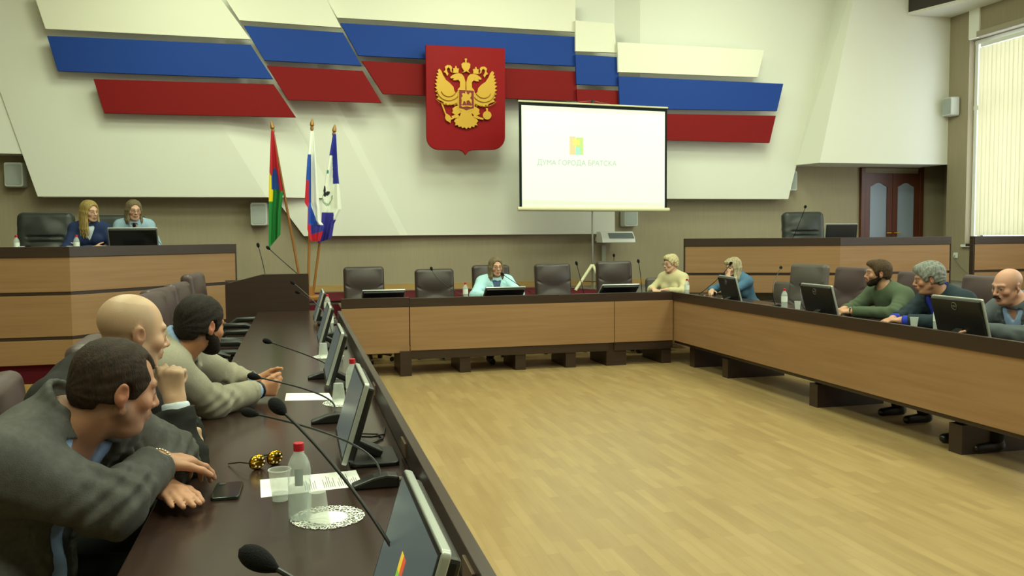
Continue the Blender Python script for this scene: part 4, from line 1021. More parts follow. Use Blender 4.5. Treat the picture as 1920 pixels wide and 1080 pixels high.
# --- 10: blonde woman in navy uniform on the stage
loc = (-2.22, 10.28, SZ); rz = rad(190)
pose = seated(neck=(0, .08, .96), w=.145, wr=((-.04, .30, .70), (.08, .32, .69)), elz=.68)
hp = dict(c=(-.01, .12, 1.10), rot=(36, 8, 4), skin='#c8a08a', s=.95, w=.95, brow='#6f5a38', paint_eyes=True, lips='#9e5650')
def straps(m, side_in=.03):
    def go(root, B, hp, lo, hi, hc):
        for q, sx in (('R', 1), ('L', -1)):
            a = B.p['sh'+q]; n = B.p['neck']; c = a*.72+n*.28+V(0, 0, .072*B.b)
            obj('shoulder_strap', MB().box(c, (.10, .042, .006), (0, rad(sx*18), 0)), m, root, bevel=.002)
            obj('star', MB().box(c+V(sx*.03, 0, .005), (.012, .012, .006), (0, rad(sx*18), rad(45))).box(c+V(sx*.005, 0, .009), (.012, .012, .006), (0, rad(sx*18), rad(45))), M_silver, root)
    return go
make_person('woman with long blonde hair in a navy uniform on the stage', loc, rz, pose, hp,
    [garment('uniform_jacket', M_navyuni, .018, (.066, .056, .052, .042), .02, fold=.004, seed=101, v=.13, vw=.045, collar=(.02, .004), h=.009, zlow=.45),
     garment('shirt', M_whitecloth, .006, fold=0, arms=False, h=.009), trousers(M_trou), straps(M_navyuni),
     long_hair(H_blonde, .018, .30, .006, leftf=.07, rightf=.10, spread=.095)],
    [((pose['wrR'], (-.95, .2, 0), (0, -1, -.2), (0, 0, 1)), dict(s=.86)), ((pose['wrL'], (.95, .2, .05), (0, -1, 0), (0, 0, 1)), dict(s=.86))], build=.82, fem=True, h=.006, neck_r=.047)
# --- 11: woman in the pale blue uniform shirt with black tie
loc = (-1.87, 10.92, SZ+.03); rz = rad(188)
pose = seated(neck=(0, .08, .97), w=.155, wr=((.15, .36, .70), (-.15, .36, .70)), elz=.68)
hp = dict(c=(.0, .12, 1.105), rot=(16, 10, 0), skin='#cb9f88', s=.97, w=1.0, brow='#6a5238', paint_eyes=True, fat=.004, lips='#9e5650')
def tie(root, B, hp, lo, hi, hc):
    n, R = B.p['neck'], B.R; q = lambda x, y, z: tuple(n+R@V(x, y, z))
    mb = MB().prism([(-.012, .03), (.012, .03), (.020, .0), (.012, -.02), (.034, -.15), (0, -.2), (-.034, -.15), (-.012, -.02), (-.020, .0)], lambda p: q(p[0], .125-p[1]*.10, p[1]), lambda p: q(p[0], .11-p[1]*.10, p[1]))
    obj('tie', mb, M_tie, root)
make_person('woman in a pale blue uniform shirt and black tie on the stage', loc, rz, pose, hp,
    [garment('uniform_shirt', M_paleuni, .016, (.070, .060, .054, .042), .02, fold=.005, seed=111, v=.04, vw=.03, collar=(.025, .002), h=.009, zlow=.45), trousers(M_trou), straps(mat('teal_shoulder_strap', '#274a5a', .8, .2)), tie,
     long_hair(H_ash, .012, .17, .006, leftf=.05, rightf=.05, spread=.085), glasses(M_wire)],
    [((pose['wrR'], (-.5, .8, 0), (0, 0, -1), (-1, 0, 0)), dict(s=.9)), ((pose['wrL'], (.5, .8, 0), (0, 0, -1), (1, 0, 0)), dict(s=.9))], build=.88, belly=.02, fem=True, h=.006, neck_r=.052)
# ================================================================== chairs
def back_mesh(kind):
    F = Fld((-.33, -.16, .40), (.33, .16, 1.22), .009)
    if kind == 'exec':
        F.box((0, 0, .84), (.205, .012, .255), None, .045, .0)
        F.ell((0, .03, .98), (.19, .045, .13), None, .03); F.ell((0, .03, .66), (.20, .05, .13), None, .03)
        F.chain([(-.255, .060, .92), (-.15, .078, .865), (0, .084, .84), (.15, .078, .865), (.255, .060, .92)], .020, .003, 's')
        F.chain([(-.23, .062, .70), (-.1, .084, .64), (0, .088, .63), (.1, .084, .64), (.23, .062, .70)], .016, .003, 's')
        F.chain([(-.16, .0, 1.13), (.16, .0, 1.13)], .006, .0, 'u')
    else:
        F.box((0, 0, .82), (.20, .015, .27), None, .065, .0)
        F.ell((0, .05, .92), (.18, .05, .15), None, .03); F.ell((0, .06, .68), (.2, .05, .1), None, .03)
        F.chain([(-.16, .085, .86), (.16, .085, .86)], .010, .02, 's'); F.chain([(-.15, .09, .80), (.15, .09, .80)], .008, .02, 's')
        F.chain([(-.17, .07, .74), (.17, .07, .74)], .008, .02, 's')
        F.band(lambda P: folds(P, .003, .8, 9), .03)
    return F
def make_chair(name, label, m, kind='exec', arms=True, group=None):
    t = thing(name, label, 'chair', (0, 0, 0), 0, group)
    bk = fobj('backrest', back_mesh(kind), m, t); bk.location = (0, -.255, 0); bk.rotation_euler = (rad(7), 0, 0)
    F = Fld((-.32, -.32, .36), (.32, .34, .56), .011); F.box((0, .01, .455), (.215, .21, .015), None, .045, 0); F.ell((0, .02, .49), (.2, .2, .035), None, .03)
    fobj('seat', F, m, t)
    obj('gas_column', MB().lathe([(.04, .08), (.04, .2), (.025, .2), (.025, .41)], n=14), M_black, t)
    for i in range(5):
        a = rad(90+72*i); c, s_ = math.cos(a), math.sin(a)
        b = obj('leg', MB().tube([(0, 0, .115), (.15*c, .15*s_, .105), (.28*c, .28*s_, .075)], [.03, .024, .016], 8), M_black, t)
        obj('caster', MB().tube([(.285*c-.022*s_, .285*s_+.022*c, .028), (.285*c+.022*s_, .285*s_-.022*c, .028)], .027, 12), M_black, b)
    if arms:
        for sx in (-1, 1):
            obj('armrest', MB().tube([(sx*.25, -.22, .50), (sx*.29, -.16, .60), (sx*.30, -.06, .672), (sx*.30, .12, .675), (sx*.295, .21, .655), (sx*.28, .22, .58), (sx*.25, .12, .47)], [.016, .02, .026, .027, .024, .018, .015], 10), M_black, t)
    return t
def place(o, x, y, z, rz, label, group=None):
    return copy_tree(o, (x, y, z), rad(rz), label, group)
ch = make_chair('office_chair', 'dark brown leather office chair at the far table, farthest left of the row', M_leather)
ch.location = (.80, 10.36, 0); ch.rotation_euler = (0, 0, rad(182)); G = 'leather chairs behind the far table'; ch['group'] = G
place(ch, 1.68, 10.42, -.045, 180, 'dark brown leather chair at the far table, behind a thin microphone, second from left', G)
place(ch, 2.44, 10.52, -.01, 180, 'dark brown leather chair behind the woman in the aqua uniform', G)
place(ch, 3.28, 10.42, 0, 184, 'empty dark brown leather chair right of the woman in the aqua uniform', G)
place(ch, 4.10, 10.38, .02, 180, 'dark brown leather chair at the far table under the white wall unit', G)
cl = make_chair('office_chair', 'plum brown leather chair of the bald man, cut by the left edge of the picture', M_leatherp)
GL = 'leather chairs along the left table'; cl.location = (-.66, 3.36, -.12); cl.rotation_euler = (0, 0, rad(-84)); cl['group'] = GL
place(cl, -.50, 4.02, -.06, -86, 'plum brown leather chair just behind the bald head of the man in black', GL)
place(cl, -.80, 2.36, -.12, -90, 'leather chair of the man in denim, its armrest at the bottom left corner', GL)
for y, l, x in ((6.12, 'empty plum brown chair nearest behind the man in the greige blazer', -.62), (6.72, 'empty plum brown chair second behind the man in the greige blazer', -.64), (7.52, 'empty plum brown chair third behind the man in the greige blazer', -.60), (8.2, 'empty plum brown chair farthest down the left table, tallest in view', -.55)):
    place(cl, x, y, .05 if y > 8 else 0, -101 if y < 7 else -97, l, GL)
GR = 'leather chairs along the right table'
cr = make_chair('office_chair', 'empty taupe grey leather chair with curved seams at the right table', M_leathert)
cr.location = (5.60, 8.92, 0); cr.rotation_euler = (0, 0, rad(112)); cr['group'] = GR
place(cl, 5.60, 8.22, -.01, 97, 'plum brown leather chair between the taupe chair and the man in green', GR)
place(cl, 5.62, 7.22, -.02, 96, 'plum brown leather chair behind the man in the green sweater', GR)
place(cl, 5.62, 6.32, -.02, 98, 'plum brown leather chair between the grey haired man and the moustached man', GR)
place(cl, 5.62, 4.90, -.02, 90, 'plum brown leather chair behind the bald moustached man', GR)
place(cr, 4.80, 10.52, -.22, 168, 'low grey chair of the woman in the cream sweater', GR)
place(cr, 5.62, 9.52, -.24, 98, 'low grey chair of the woman in the blue blouse', GR)
cb = make_chair('office_chair', 'black leather chair on stage, cut by the left edge of the picture', M_leatherb, 'plump')
GS = 'black leather chairs on the stage'; cb.location = (-3.82, 10.78, SZ-.08); cb.rotation_euler = (0, 0, rad(180)); cb['group'] = GS; cb.scale = (1.15, 1.1, 1.03)
place(cb, -2.86, 10.78, SZ-.06, 184, 'wide black leather chair on stage beside the blonde woman in navy', GS)
place(cb, -2.12, 11.05, SZ-.08, 182, 'black leather chair on stage between the two uniformed women', GS)
c9 = place(cb, 7.16, 10.85, SZ-.06, 166, 'black green leather chair alone on the right podium', GS)

# ================================================================== monitors
M_screen = mat('lit_monitor_screen', '#20262a', .25, .5, emit=('#7d918c', .30))
M_screen_dark = mat('dim_monitor_screen', '#15181a', .2, .5, emit=('#6b7f86', .25))
M_bezel = mat('monitor_silver_bezel', '#a9ada8', .35, .5, metal=.35)
def txt(name, s, size, loc, rot, m, parent, ext=.0005, align='CENTER', sx=1):
    c = bpy.data.curves.new(name, 'FONT'); c.body = s; c.size = size; c.extrude = ext; c.align_x = align; c.align_y = 'CENTER'
    tmp = bpy.data.objects.new(name+'_tmp', c); me = bpy.data.meshes.new_from_object(tmp); bpy.data.objects.remove(tmp); bpy.data.curves.remove(c)
    me.materials.clear(); me.materials.append(m); o = bpy.data.objects.new(name, me); COL.objects.link(o); o.location = loc; o.rotation_euler = rot; o.scale = (sx, 1, 1)
    if parent: o.parent = parent
    return o
def make_monitor(label, group, w=.455, h=.265, tilt=17, screen=M_screen, logo=False, brand=False, zb=.045, base=True):
    t = thing('monitor', label, 'monitor', (0, 0, 0), 0, group)
    tl = rad(tilt)
    def part(name, mb, m, par=t, **k):
        o = obj(name, mb, m, par, **k)
        if par is t: o.location = (0, 0, zb); o.rotation_euler = (tl, 0, 0)
        return o
    hs = part('housing', MB().bx(-w/2+.012, w/2-.012, -.038, -.008, .012, h-.012), M_black, smooth=0, bevel=.008)
    bz = part('bezel', MB().prism(rrect(w, h, .012), lambda p: (p[0], .0, p[1]+h/2), lambda p: (p[0], -.016, p[1]+h/2)), M_bezel, bevel=.003)
    part('screen', MB().bx(-w/2+.014, w/2-.014, .0002, .002, .022, h-.014), screen, smooth=0)
    part('bezel_face', MB().bx(-w/2+.004, w/2-.004, -.0005, .001, .006, h-.005), M_black, smooth=0)
    if logo:
        for i, (cx, cz, c) in enumerate(((-.012, .155, '#c8553a'), (.012, .155, '#d8b83a'), (-.012, .125, '#3f8f7a'), (.012, .125, '#7fb03a'))):
            part('screen_emblem', MB().bx(cx-.012, cx+.012, .002, .0025, cz-.016, cz+.016), mat('emblem_'+c, c, .5, .2, emit=(c, .6)), smooth=0)
    if brand:
        mb = MB(); mb.tube([(.026*math.cos(a), -.0405, h*.80+.026*math.sin(a)) for a in [2*PI*i/24 for i in range(25)]], .0018, 6, False)
        part('logo_ring', mb, M_steel)
        o = txt('logo', 'DELL', .019, (0, 0, 0), (0, 0, 0), M_steel, t, .0006); o.location = (0, -.0415*math.cos(tl)-h*.80*math.sin(tl), zb+h*.80*math.cos(tl)-.0415*math.sin(tl)); o.rotation_euler = (rad(90)+tl, 0, 0)
    if base:
        obj('stand_base', MB().prism(rrect(.22, .16, .02), lambda p: (p[0], p[1]-.115, 0), lambda p: (p[0], p[1]-.115, .014)), M_black, t, bevel=.004)
        obj('stand_neck', MB().box((0, -.085, .05), (.07, .13, .03), (rad(28), 0, 0)), M_black, t, smooth=0, bevel=.006)
    return t
GM = 'monitors along the left table'
m1 = make_monitor('monitor nearest the camera at the bottom edge, coloured emblem on its lit screen', GM, logo=True)
m1.location = (.115, 1.42, .75); m1.rotation_euler = (0, 0, rad(90))
ml = make_monitor('lit monitor beside the printed paper on the left table', GM)
ml.location = (.115, 2.88, .75); ml.rotation_euler = (0, 0, rad(90))
for y, l in ((4.36, 'lit monitor on the left table level with the blazer sleeves, third from the camera'), (5.92, 'monitor on the left table, fourth from the camera'), (7.52, 'small dark monitor farthest down the left table by the rostrum')):
    copy_tree(ml, (.115, y, .75), rad(90), l, GM)
GRM = 'monitors along the right table, seen from behind'
mr = make_monitor('black monitor seen from behind in front of the grey suited bald man', GRM, w=.50, h=.285, tilt=15, screen=M_screen_dark, brand=True, zb=.03)
mr.location = (4.50, 4.97, .75); mr.rotation_euler = (0, 0, rad(-93))
copy_tree(mr, (4.50, 6.62, .75), rad(-93), 'black monitor seen from behind in front of the man in green', GRM)
copy_tree(mr, (4.52, 8.26, .75), rad(-98), 'black monitor seen from behind in front of the woman in blue', GRM)
GB = 'monitors leaning back on the far table'
mk = make_monitor('black monitor with white top edge at the left of the far table', GB, w=.47, h=.27, tilt=54, screen=M_screen_dark, zb=.02)
mk.location = (.90, 9.56, .75)
copy_tree(mk, (2.27, 9.58, .75), 0, 'black monitor in front of the woman in the aqua uniform', GB)
copy_tree(mk, (3.66, 9.58, .75), 0, 'black monitor at the right of the far table', GB)
ms = make_monitor('large black monitor in front of the woman in the pale blue uniform on stage', 'monitors on the stage', w=.50, h=.30, tilt=30, screen=M_screen_dark, zb=.02)
ms.location = (-1.74, 10.12, 1.345); ms.rotation_euler = (0, 0, rad(4))
m9 = make_monitor('small black monitor on the right podium next to the lone black chair', 'monitors on the stage', w=.46, h=.26, tilt=8, screen=M_screen_dark, zb=.03)
m9.location = (7.05, 10.05, 1.345); m9.rotation_euler = (0, 0, rad(-6))

# ================================================================== gooseneck microphones
def mic(base, head, label, group, mid=None, r=.0035, foam=.056, fr=.0155, bz=None, baseon=True, side=0):
    """base and head in world coordinates"""
    t = thing('gooseneck_microphone', label, 'microphone', base, 0, group)
    b = Vector((0, 0, 0)); h = Vector(head)-Vector(base); top = Vector((0, 0, .035))
    pts = []
    c1 = top+Vector((0, 0, .10)) if mid is None else Vector(mid)-Vector(base)
    for i in range(17):
        s = i/16; pts.append(top*(1-s)**2+c1*2*s*(1-s)+h*s*s)
    obj('gooseneck', MB().tube(pts, r, 8), M_black, t)
    d = (pts[-1]-pts[-2]).normalized(); R = d.to_track_quat('Z', 'Y').to_matrix()
    prof = [(.004, -foam*.5)]+[(fr*math.sin(PI*u)**.5*(.78+.34*u), -foam*.5+foam*u) for u in [i/12 for i in range(1, 12)]]+[(.0005, foam*.5)]
    obj('foam_windscreen', MB().lathe(prof, h, 18, R), M_blackrough, t)
    if baseon:
        cs = MB().prism([(-.085, 0), (.055, 0), (.055, .034), (.02, .040), (-.02, .034), (-.085, .012)], lambda p: (p[0], -.026, p[1]), lambda p: (p[0], .026, p[1]))
        obj('base', cs, M_black, t, smooth=0, bevel=.006)
        obj('connector', MB().tube([(.055, 0, .018), (.082, 0, .018)], .0085, 12), M_chrome, t)
        obj('cable', MB().tube([(.082, 0, .018), (.105, .0, .018), (.112, .03, .012), (.10, .07, .005), (.106, .12, .004)], .004, 8), M_black, t)
    else: obj('socket', MB().lathe([(.02, 0), (.02, .02), (.01, .035)], n=12, cap=True), M_black, t)
    return t
GK = 'gooseneck microphones along the left table'
def at(px, py, wd):
    d = fw+rt2*((px-960)/1600)-up2*((py-540)/1600); return (d.x*wd, d.y*wd, 1.5+d.z*wd)
mic((.22, 1.02, .75), at(484, 1049, 1.06), 'black microphone with a big foam head at the bottom edge, nearest the camera', GK, mid=(.16, .98, 1.0))
mic((.23, 1.46, .75), at(521, 763, 1.78), 'black microphone slanting down behind the nearest monitor', GK, mid=at(700, 925, 1.62))
mic((.225, 2.55, .75), at(468, 774, 2.62), 'black microphone over the table between the bald man and the near bottle', GK, mid=at(715, 826, 2.64))
mic((.12, 3.50, .75), at(476, 706, 3.35), 'black microphone in front of the clasped hands of the man in the blazer', GK, mid=at(655, 742, 3.6))
mic((.12, 4.62, .75), at(501, 640, 4.5), 'black microphone beyond the hands of the blazer man', GK, mid=at(655, 690, 4.9))
mic((.23, 6.5, .75), at(549, 530, 6.9), 'black microphone whose head shows against the left of the rostrum front', GK, mid=at(620, 585, 6.7))
mic((.23, 7.9, .75), at(558, 548, 7.6), 'black microphone whose head shows low against the rostrum front', GK, mid=at(610, 575, 7.8))
GR2 = 'microphones on the rostrum'
mic((-.33, 9.2, 1.05), at(484, 460, 9.4), 'thin upright microphone on the left of the rostrum', GR2, mid=at(495, 500, 9.4), baseon=False, r=.005, foam=.06, fr=.018)
mic((.03, 9.2, 1.05), at(503, 465, 9.4), 'thin microphone slanting left from the rostrum, in front of the flags', GR2, mid=at(545, 503, 9.4), baseon=False, r=.005, foam=.06, fr=.018)
GF = 'microphones on the far table'
mic((1.88, 9.6, .75), at(809, 504, 9.8), 'thin microphone in front of the second leather chair of the far table', GF, mid=at(818, 530, 9.7), r=.004, fr=.017)
mic((2.72, 9.62, .75), at(942, 514, 9.75), 'microphone slanting to the mouth of the woman in aqua', GF, mid=at(972, 535, 9.7), r=.004, fr=.017)
mic((3.32, 9.7, .75), at(1081, 494, 10.0), 'thin microphone left of the white tripod leg', GF, mid=at(1088, 520, 10.0), r=.004, fr=.017)
mic((4.33, 11.75, .71), at(1151, 479, 12.2), 'thin microphone showing above the rightmost leather chair of the far table', GF, mid=at(1153, 500, 12.3), r=.004, fr=.018, baseon=False)
mic((4.02, 9.6, .75), at(1197, 490, 9.9), 'thin microphone between the far table and the cream sweater woman', GF, mid=at(1202, 515, 9.8), r=.004, fr=.017)
GT = 'microphones on the right table'
mic((4.62, 9.3, .75), at(1370, 494, 9.2), 'microphone at the cheek of the woman in blue', GT, mid=at(1355, 520, 9.4), r=.004, fr=.016)
mic((4.70, 7.75, .75), at(1464, 502, 8.9), 'microphone leaning right in front of the podium, left of the taupe chair', GT, mid=at(1440, 545, 8.4), r=.004, fr=.017)
mic((4.62, 7.1, .75), at(1501, 534, 8.3), 'short upright microphone in front of the taupe chair', GT, mid=at(1500, 570, 8.0), r=.005, fr=.014, foam=.03)
GU = 'microphones on the stage'
mic((-1.45, 10.2, 1.35), at(263, 411, 10.6), 'microphone before the collar of the woman in pale blue uniform', GU, mid=at(290, 440, 10.5), baseon=False, r=.004, fr=.018)
mic((6.85, 10.9, 1.33), at(1510, 388, 11.5), 'small microphone head showing above the lone black chair', GU, mid=at(1507, 400, 11.4), baseon=False, r=.004, fr=.02)

# ================================================================== bottles, cups, doilies, papers
M_pet = mat('frosted_pet_plastic', '#dfe8e4', .18, .6, alpha=.34)
M_water = mat('water_in_plastic', '#c4d0cc', .08, .6, alpha=.30)
M_cap = mat('red_bottle_cap', '#b81828', .4, .5)
M_label = mat('bottle_label', '#dfe6dc', .5, .3)
M_cup = mat('frosted_plastic_cup', '#e6ebe6', .3, .5, alpha=.38)
def make_bottle(label, group, paper_label=True, s=1.0):
    t = thing('water_bottle', label, 'bottle', (0, 0, 0), 0, group)
    R = .0305*s; H = .205*s
    prof = [(.001, .002), (R*.86, 0), (R, .008), (R, .10*s), (R*.97, .105*s), (R, .11*s), (R, .135*s), (R*.93, .15*s), (R*.72, .166*s), (R*.47, .178*s), (R*.42, .190*s)]
    b = obj('bottle_body', MB().lathe(prof, n=28), M_pet, t)
    obj('water', MB().lathe([(.001, .004), (R*.9, .004), (R*.94, .01), (R*.94, .09*s), (.001, .09*s)], n=24), M_water, t)
    obj('cap', MB().lathe([(.0135*s, .184*s), (.0140*s, .190*s), (.0138*s, .205*s), (.012*s, .2065*s), (.001, .2065*s)], n=20), M_cap, t)
    if paper_label: obj('paper_label', MB().lathe([(R*1.012, .075*s), (R*1.012, .13*s)], n=28), M_label, t, label='white label with small print')
    else:
        lb = MB(); n = 7
        for i in range(n):
            a0 = rad(-112+40*i/n); a1 = rad(-112+40*(i+1)/n); lb.add([(R*1.01*math.cos(a), R*1.01*math.sin(a), z) for a, z in ((a0, .098), (a1, .098), (a1, .142), (a0, .142))], [(0, 1, 2, 3)])
        obj('paper_label', lb, mat('pale_grey_label', '#a9b5b5', .5, .3), t, label='pale grey rectangular label')
    return t
b0 = make_bottle('frosted water bottle with red cap nearest the camera, half on a doily', 'water bottles', False); b0.location = (-.01, 2.31, .75)
bt0 = make_bottle('red capped water bottle behind the second nearest monitor', 'water bottles'); bt0.location = (.225, 3.86, .75)
for (x, y, z, l) in ((.225, 5.30, .75, 'red capped bottle behind the third monitor of the left table'), (.23, 6.85, .75, 'red capped bottle behind the fourth monitor of the left table'), (.26, 8.35, .75, 'red capped bottle at the far end of the left table'),
                     (1.90, 9.85, .75, 'small red capped bottle left of the woman in aqua'), (4.62, 9.62, .75, 'red capped bottle in front of the woman in the cream sweater'), (4.68, 7.55, .75, 'red capped bottle in front of the taupe chair on the right table'),
                     (4.72, 5.50, .75, 'red capped bottle beside the grey haired man and the large monitor'), (-2.86, 9.95, 1.34, 'red capped bottle on the podium beside the wide black chair'), (-2.25, 9.8, 1.34, 'red capped bottle on the podium in front of the woman in navy')):
    copy_tree(bt0, (x, y, z), random.uniform(0, 6), l)
def make_cup(label, group, flip=False, h=.088, r0=.0215, r1=.031):
    t = thing('plastic_cup', label, 'cup', (0, 0, 0), 0, group)
    P = [(.001, .001), (r0, .001)]+[(r0+(r1-r0)*i/6, h*i/6) for i in range(1, 7)]+[(r1+.002, h+.0005), (r1+.0015, h+.003), (r1-.0015, h+.003), (r1-.001, h)]
    if flip: P = [(a, h+.003-b) for a, b in P]
    obj('cup_wall', MB().lathe(P, n=28), M_cup, t)
    if not flip: obj('water', MB().lathe([(.001, .003), (r0-.001, .003), (r0+.0015, .022), (.001, .022)], n=24), M_water, t)
    return t
GC = 'clear plastic cups'
c0 = make_cup('clear plastic cup with a little water left of the near bottle', GC); c0.location = (-.065, 2.49, .75)
c1 = make_cup('upside down plastic cup on the doily right of the near bottle', GC, True, .082); c1.location = (.035, 2.25, .754)
for f, x, y, z, l in ((1, .165, 3.92, .754, 'upside down cup on the doily behind the second monitor'), (1, .14, 5.45, .754, 'upside down cup on the doily left of the third monitor'), (0, 4.72, 7.38, .75, 'plastic cup right of the bottle before the taupe chair'),
                      (0, 4.74, 5.98, .75, 'plastic cup left of the hands of the grey haired man'), (0, 4.66, 5.68, .75, 'plastic cup in front of the sleeve of the grey haired man'), (0, -2.33, 9.85, 1.34, 'plastic cup left of the bottle before the woman in navy'), (0, -2.80, 9.9, 1.34, 'plastic cup right of the bottle beside the wide black chair')):
    copy_tree(c1 if f else c0, (x, y, z), 0, l)
def doily_material():
    m = bpy.data.materials.new('white_lace_paper'); m.use_nodes = True; N = m.node_tree.nodes; L = m.node_tree.links; b = N['Principled BSDF']
    b.inputs['Base Color'].default_value = lin('#f0f2ea'); b.inputs['Roughness'].default_value = .8
    tc = N.new('ShaderNodeTexCoord'); vo = N.new('ShaderNodeTexVoronoi'); vo.inputs['Scale'].default_value = 105; vo.feature = 'DISTANCE_TO_EDGE'; L.new(tc.outputs['Object'], vo.inputs['Vector'])
    g = N.new('ShaderNodeMath'); g.operation = 'LESS_THAN'; g.inputs[1].default_value = .10; L.new(vo.outputs['Distance'], g.inputs[0])
    ln = N.new('ShaderNodeVectorMath'); ln.operation = 'LENGTH'; L.new(tc.outputs['Object'], ln.inputs[0])
    c = N.new('ShaderNodeMath'); c.operation = 'LESS_THAN'; c.inputs[1].default_value = .052; L.new(ln.outputs['Value'], c.inputs[0])
    mx = N.new('ShaderNodeMath'); mx.operation = 'MAXIMUM'; L.new(g.outputs[0], mx.inputs[0]); L.new(c.outputs[0], mx.inputs[1]); L.new(mx.outputs[0], b.inputs['Alpha'])
    return m
M_lace = doily_material()
def make_doily(label, R=.096):
    n = 120; mb = MB(); vs = [(0, 0, .0012)]
    for k in range(1, 4):
        for i in range(n): a = 2*PI*i/n; r = R*k/3*(1+(.022*abs(math.sin(a*12)) if k == 3 else 0)); vs.append((r*math.cos(a), r*math.sin(a), .0012+.0012*(k == 3)))
    fs = [(0, 1+i, 1+(i+1) % n) for i in range(n)]
    for k in range(2):
        for i in range(n): a = 1+k*n+i; b = 1+k*n+(i+1) % n; fs.append((a, a+n, b+n, b))
    mb.add(vs, fs); o = obj('lace_doily', mb, M_lace, smooth=0); return tag(o, label, 'doily', 'white lace doilies')
d0 = make_doily('white lace paper doily under the near bottle and upturned cup'); d0.location = (.062, 2.30, .75)
for x, y, l in ((.19, 3.90, 'white lace doily partly hidden behind the second nearest monitor'), (.17, 5.45, 'small white doily showing on both sides of the third monitor')):
    copy_tree(d0, (x, y, .75), 0, l)
def sheet(pts, label, lines=(), zz=.7515):
    cx = sum(p[0] for p in pts)/4; cy = sum(p[1] for p in pts)/4
    mb = MB().prism([(x-cx, y-cy) for x, y in pts], lambda p: (p[0], p[1], .0008), lambda p: (p[0], p[1], 0)); o = obj('paper_sheet', mb, M_paper, smooth=0); o.location = (cx, cy, zz-.0015)
    tag(o, label, 'paper')
    if lines:
        lm = MB(); A, B, C_, D_ = [Vector((x-cx, y-cy, .001)) for x, y in pts]
        for (u0, v0, u1, v1) in lines:
            q = lambda u, v: (A*(1-u)+B*u)*(1-v)+(D_*(1-u)+C_*u)*v
            lm.add([q(u0, v0), q(u1, v0), q(u1, v1), q(u0, v1)], [(0, 1, 2, 3)])
        tx = obj('printed_text', lm, M_text, o, smooth=0); tx['kind'] = 'stuff'; tx['label'] = 'small grey printed lines of text'
    return o
rnd = random.Random(3); L1 = []
for i in range(26):
    u = .43+.021*i
    if i in (6, 7, 8, 15): continue
    L1.append((u, .10+.02*rnd.random(), u+.006, .40+.45*rnd.random()))
sheet([(-.12, 2.53), (.175, 2.57), (.165, 2.75), (-.13, 2.72)], 'white printed paper behind the near bottle on the left table', L1)
sheet([(-.075, 4.03), (.14, 3.99), (.13, 4.17), (-.07, 4.22)], 'blank white paper in front of the clasped hands')
sheet([(4.66, 8.98), (4.9, 8.80), (4.96, 8.95), (4.72, 9.13)], 'white paper in front of the woman in blue')
sheet([(4.52, 5.24), (4.60, 5.22), (4.60, 5.34), (4.52, 5.35)], 'small white paper corner left of the large right monitor')
ph = obj('smartphone', MB().prism(rrect(.078, .158, .010), lambda p: (p[0], p[1], 0), lambda p: (p[0], p[1], .010)), mat('phone_black_glass', '#1b2422', .12, .6), bevel=.002)
ph.location = (-.218, 2.61, .75); ph.rotation_euler = (0, 0, rad(-2)); tag(ph, 'black smartphone lying face up before the crossed hands', 'phone')
obj('camera_bump', MB().prism(rrect(.02, .02, .006), lambda p: (p[0]-.02, p[1]+.06, .010), lambda p: (p[0]-.02, p[1]+.06, .0112)), M_black, ph)
# gold mirrored sunglasses
sg = thing('sunglasses', 'gold mirrored sunglasses lying on the left table', 'sunglasses', (-.115, 2.87, .75), rad(38))
M_goldlens = mat('gold_mirror_lens', '#d9a41c', .08, .8, metal=1)
for sx in (-1, 1):
    lz = obj('lens', MB().sphere((sx*.034, 0, .024), (.030, .010, .024), 20, 12), M_goldlens, sg)
    mb = MB(); mb.tube([(sx*.034+.030*math.cos(a), .003, .024+.024*math.sin(a)) for a in [2*PI*i/20 for i in range(21)]], .0018, 6, False); obj('rim', mb, M_black, sg)
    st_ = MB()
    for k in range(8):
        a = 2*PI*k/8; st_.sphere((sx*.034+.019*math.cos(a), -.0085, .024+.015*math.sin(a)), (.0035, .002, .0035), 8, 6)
    obj('lens_glint', st_, mat('pale_gold_glint', '#fff6d0', .3, .8), sg)  # ceiling lamp reflections in the mirror lens, put in as near-white beads
    obj('temple', MB().tube([(sx*.066, .004, .026), (sx*.066, .05, .022), (sx*.060, .125, .004)], .0022, 6), M_black, sg)
obj('bridge', MB().tube([(-.008, 0, .030), (0, -.002, .034), (.008, 0, .030)], .0018, 6), M_black, sg)
# cables lying behind the monitors
for i, y in enumerate((3.05, 4.5, 6.0)):
    cbm = MB().tube([(.20, 0, .02), (.25, .04, .004), (.29, .10, .004), (.28, .17, .005), (.22, .19, .006), (.20, .14, .008), (.25, .10, .012), (.30, .16, .005), (.315, .28, .004)], .0035, 8)
    o = obj('power_cable', cbm, M_black); o.location = (0, y, .75)
    tag(o, ['looped black cable behind the second nearest monitor', 'looped black cable behind the third monitor', 'looped black cable behind the fourth monitor'][i], 'cable', 'cables on the left table')
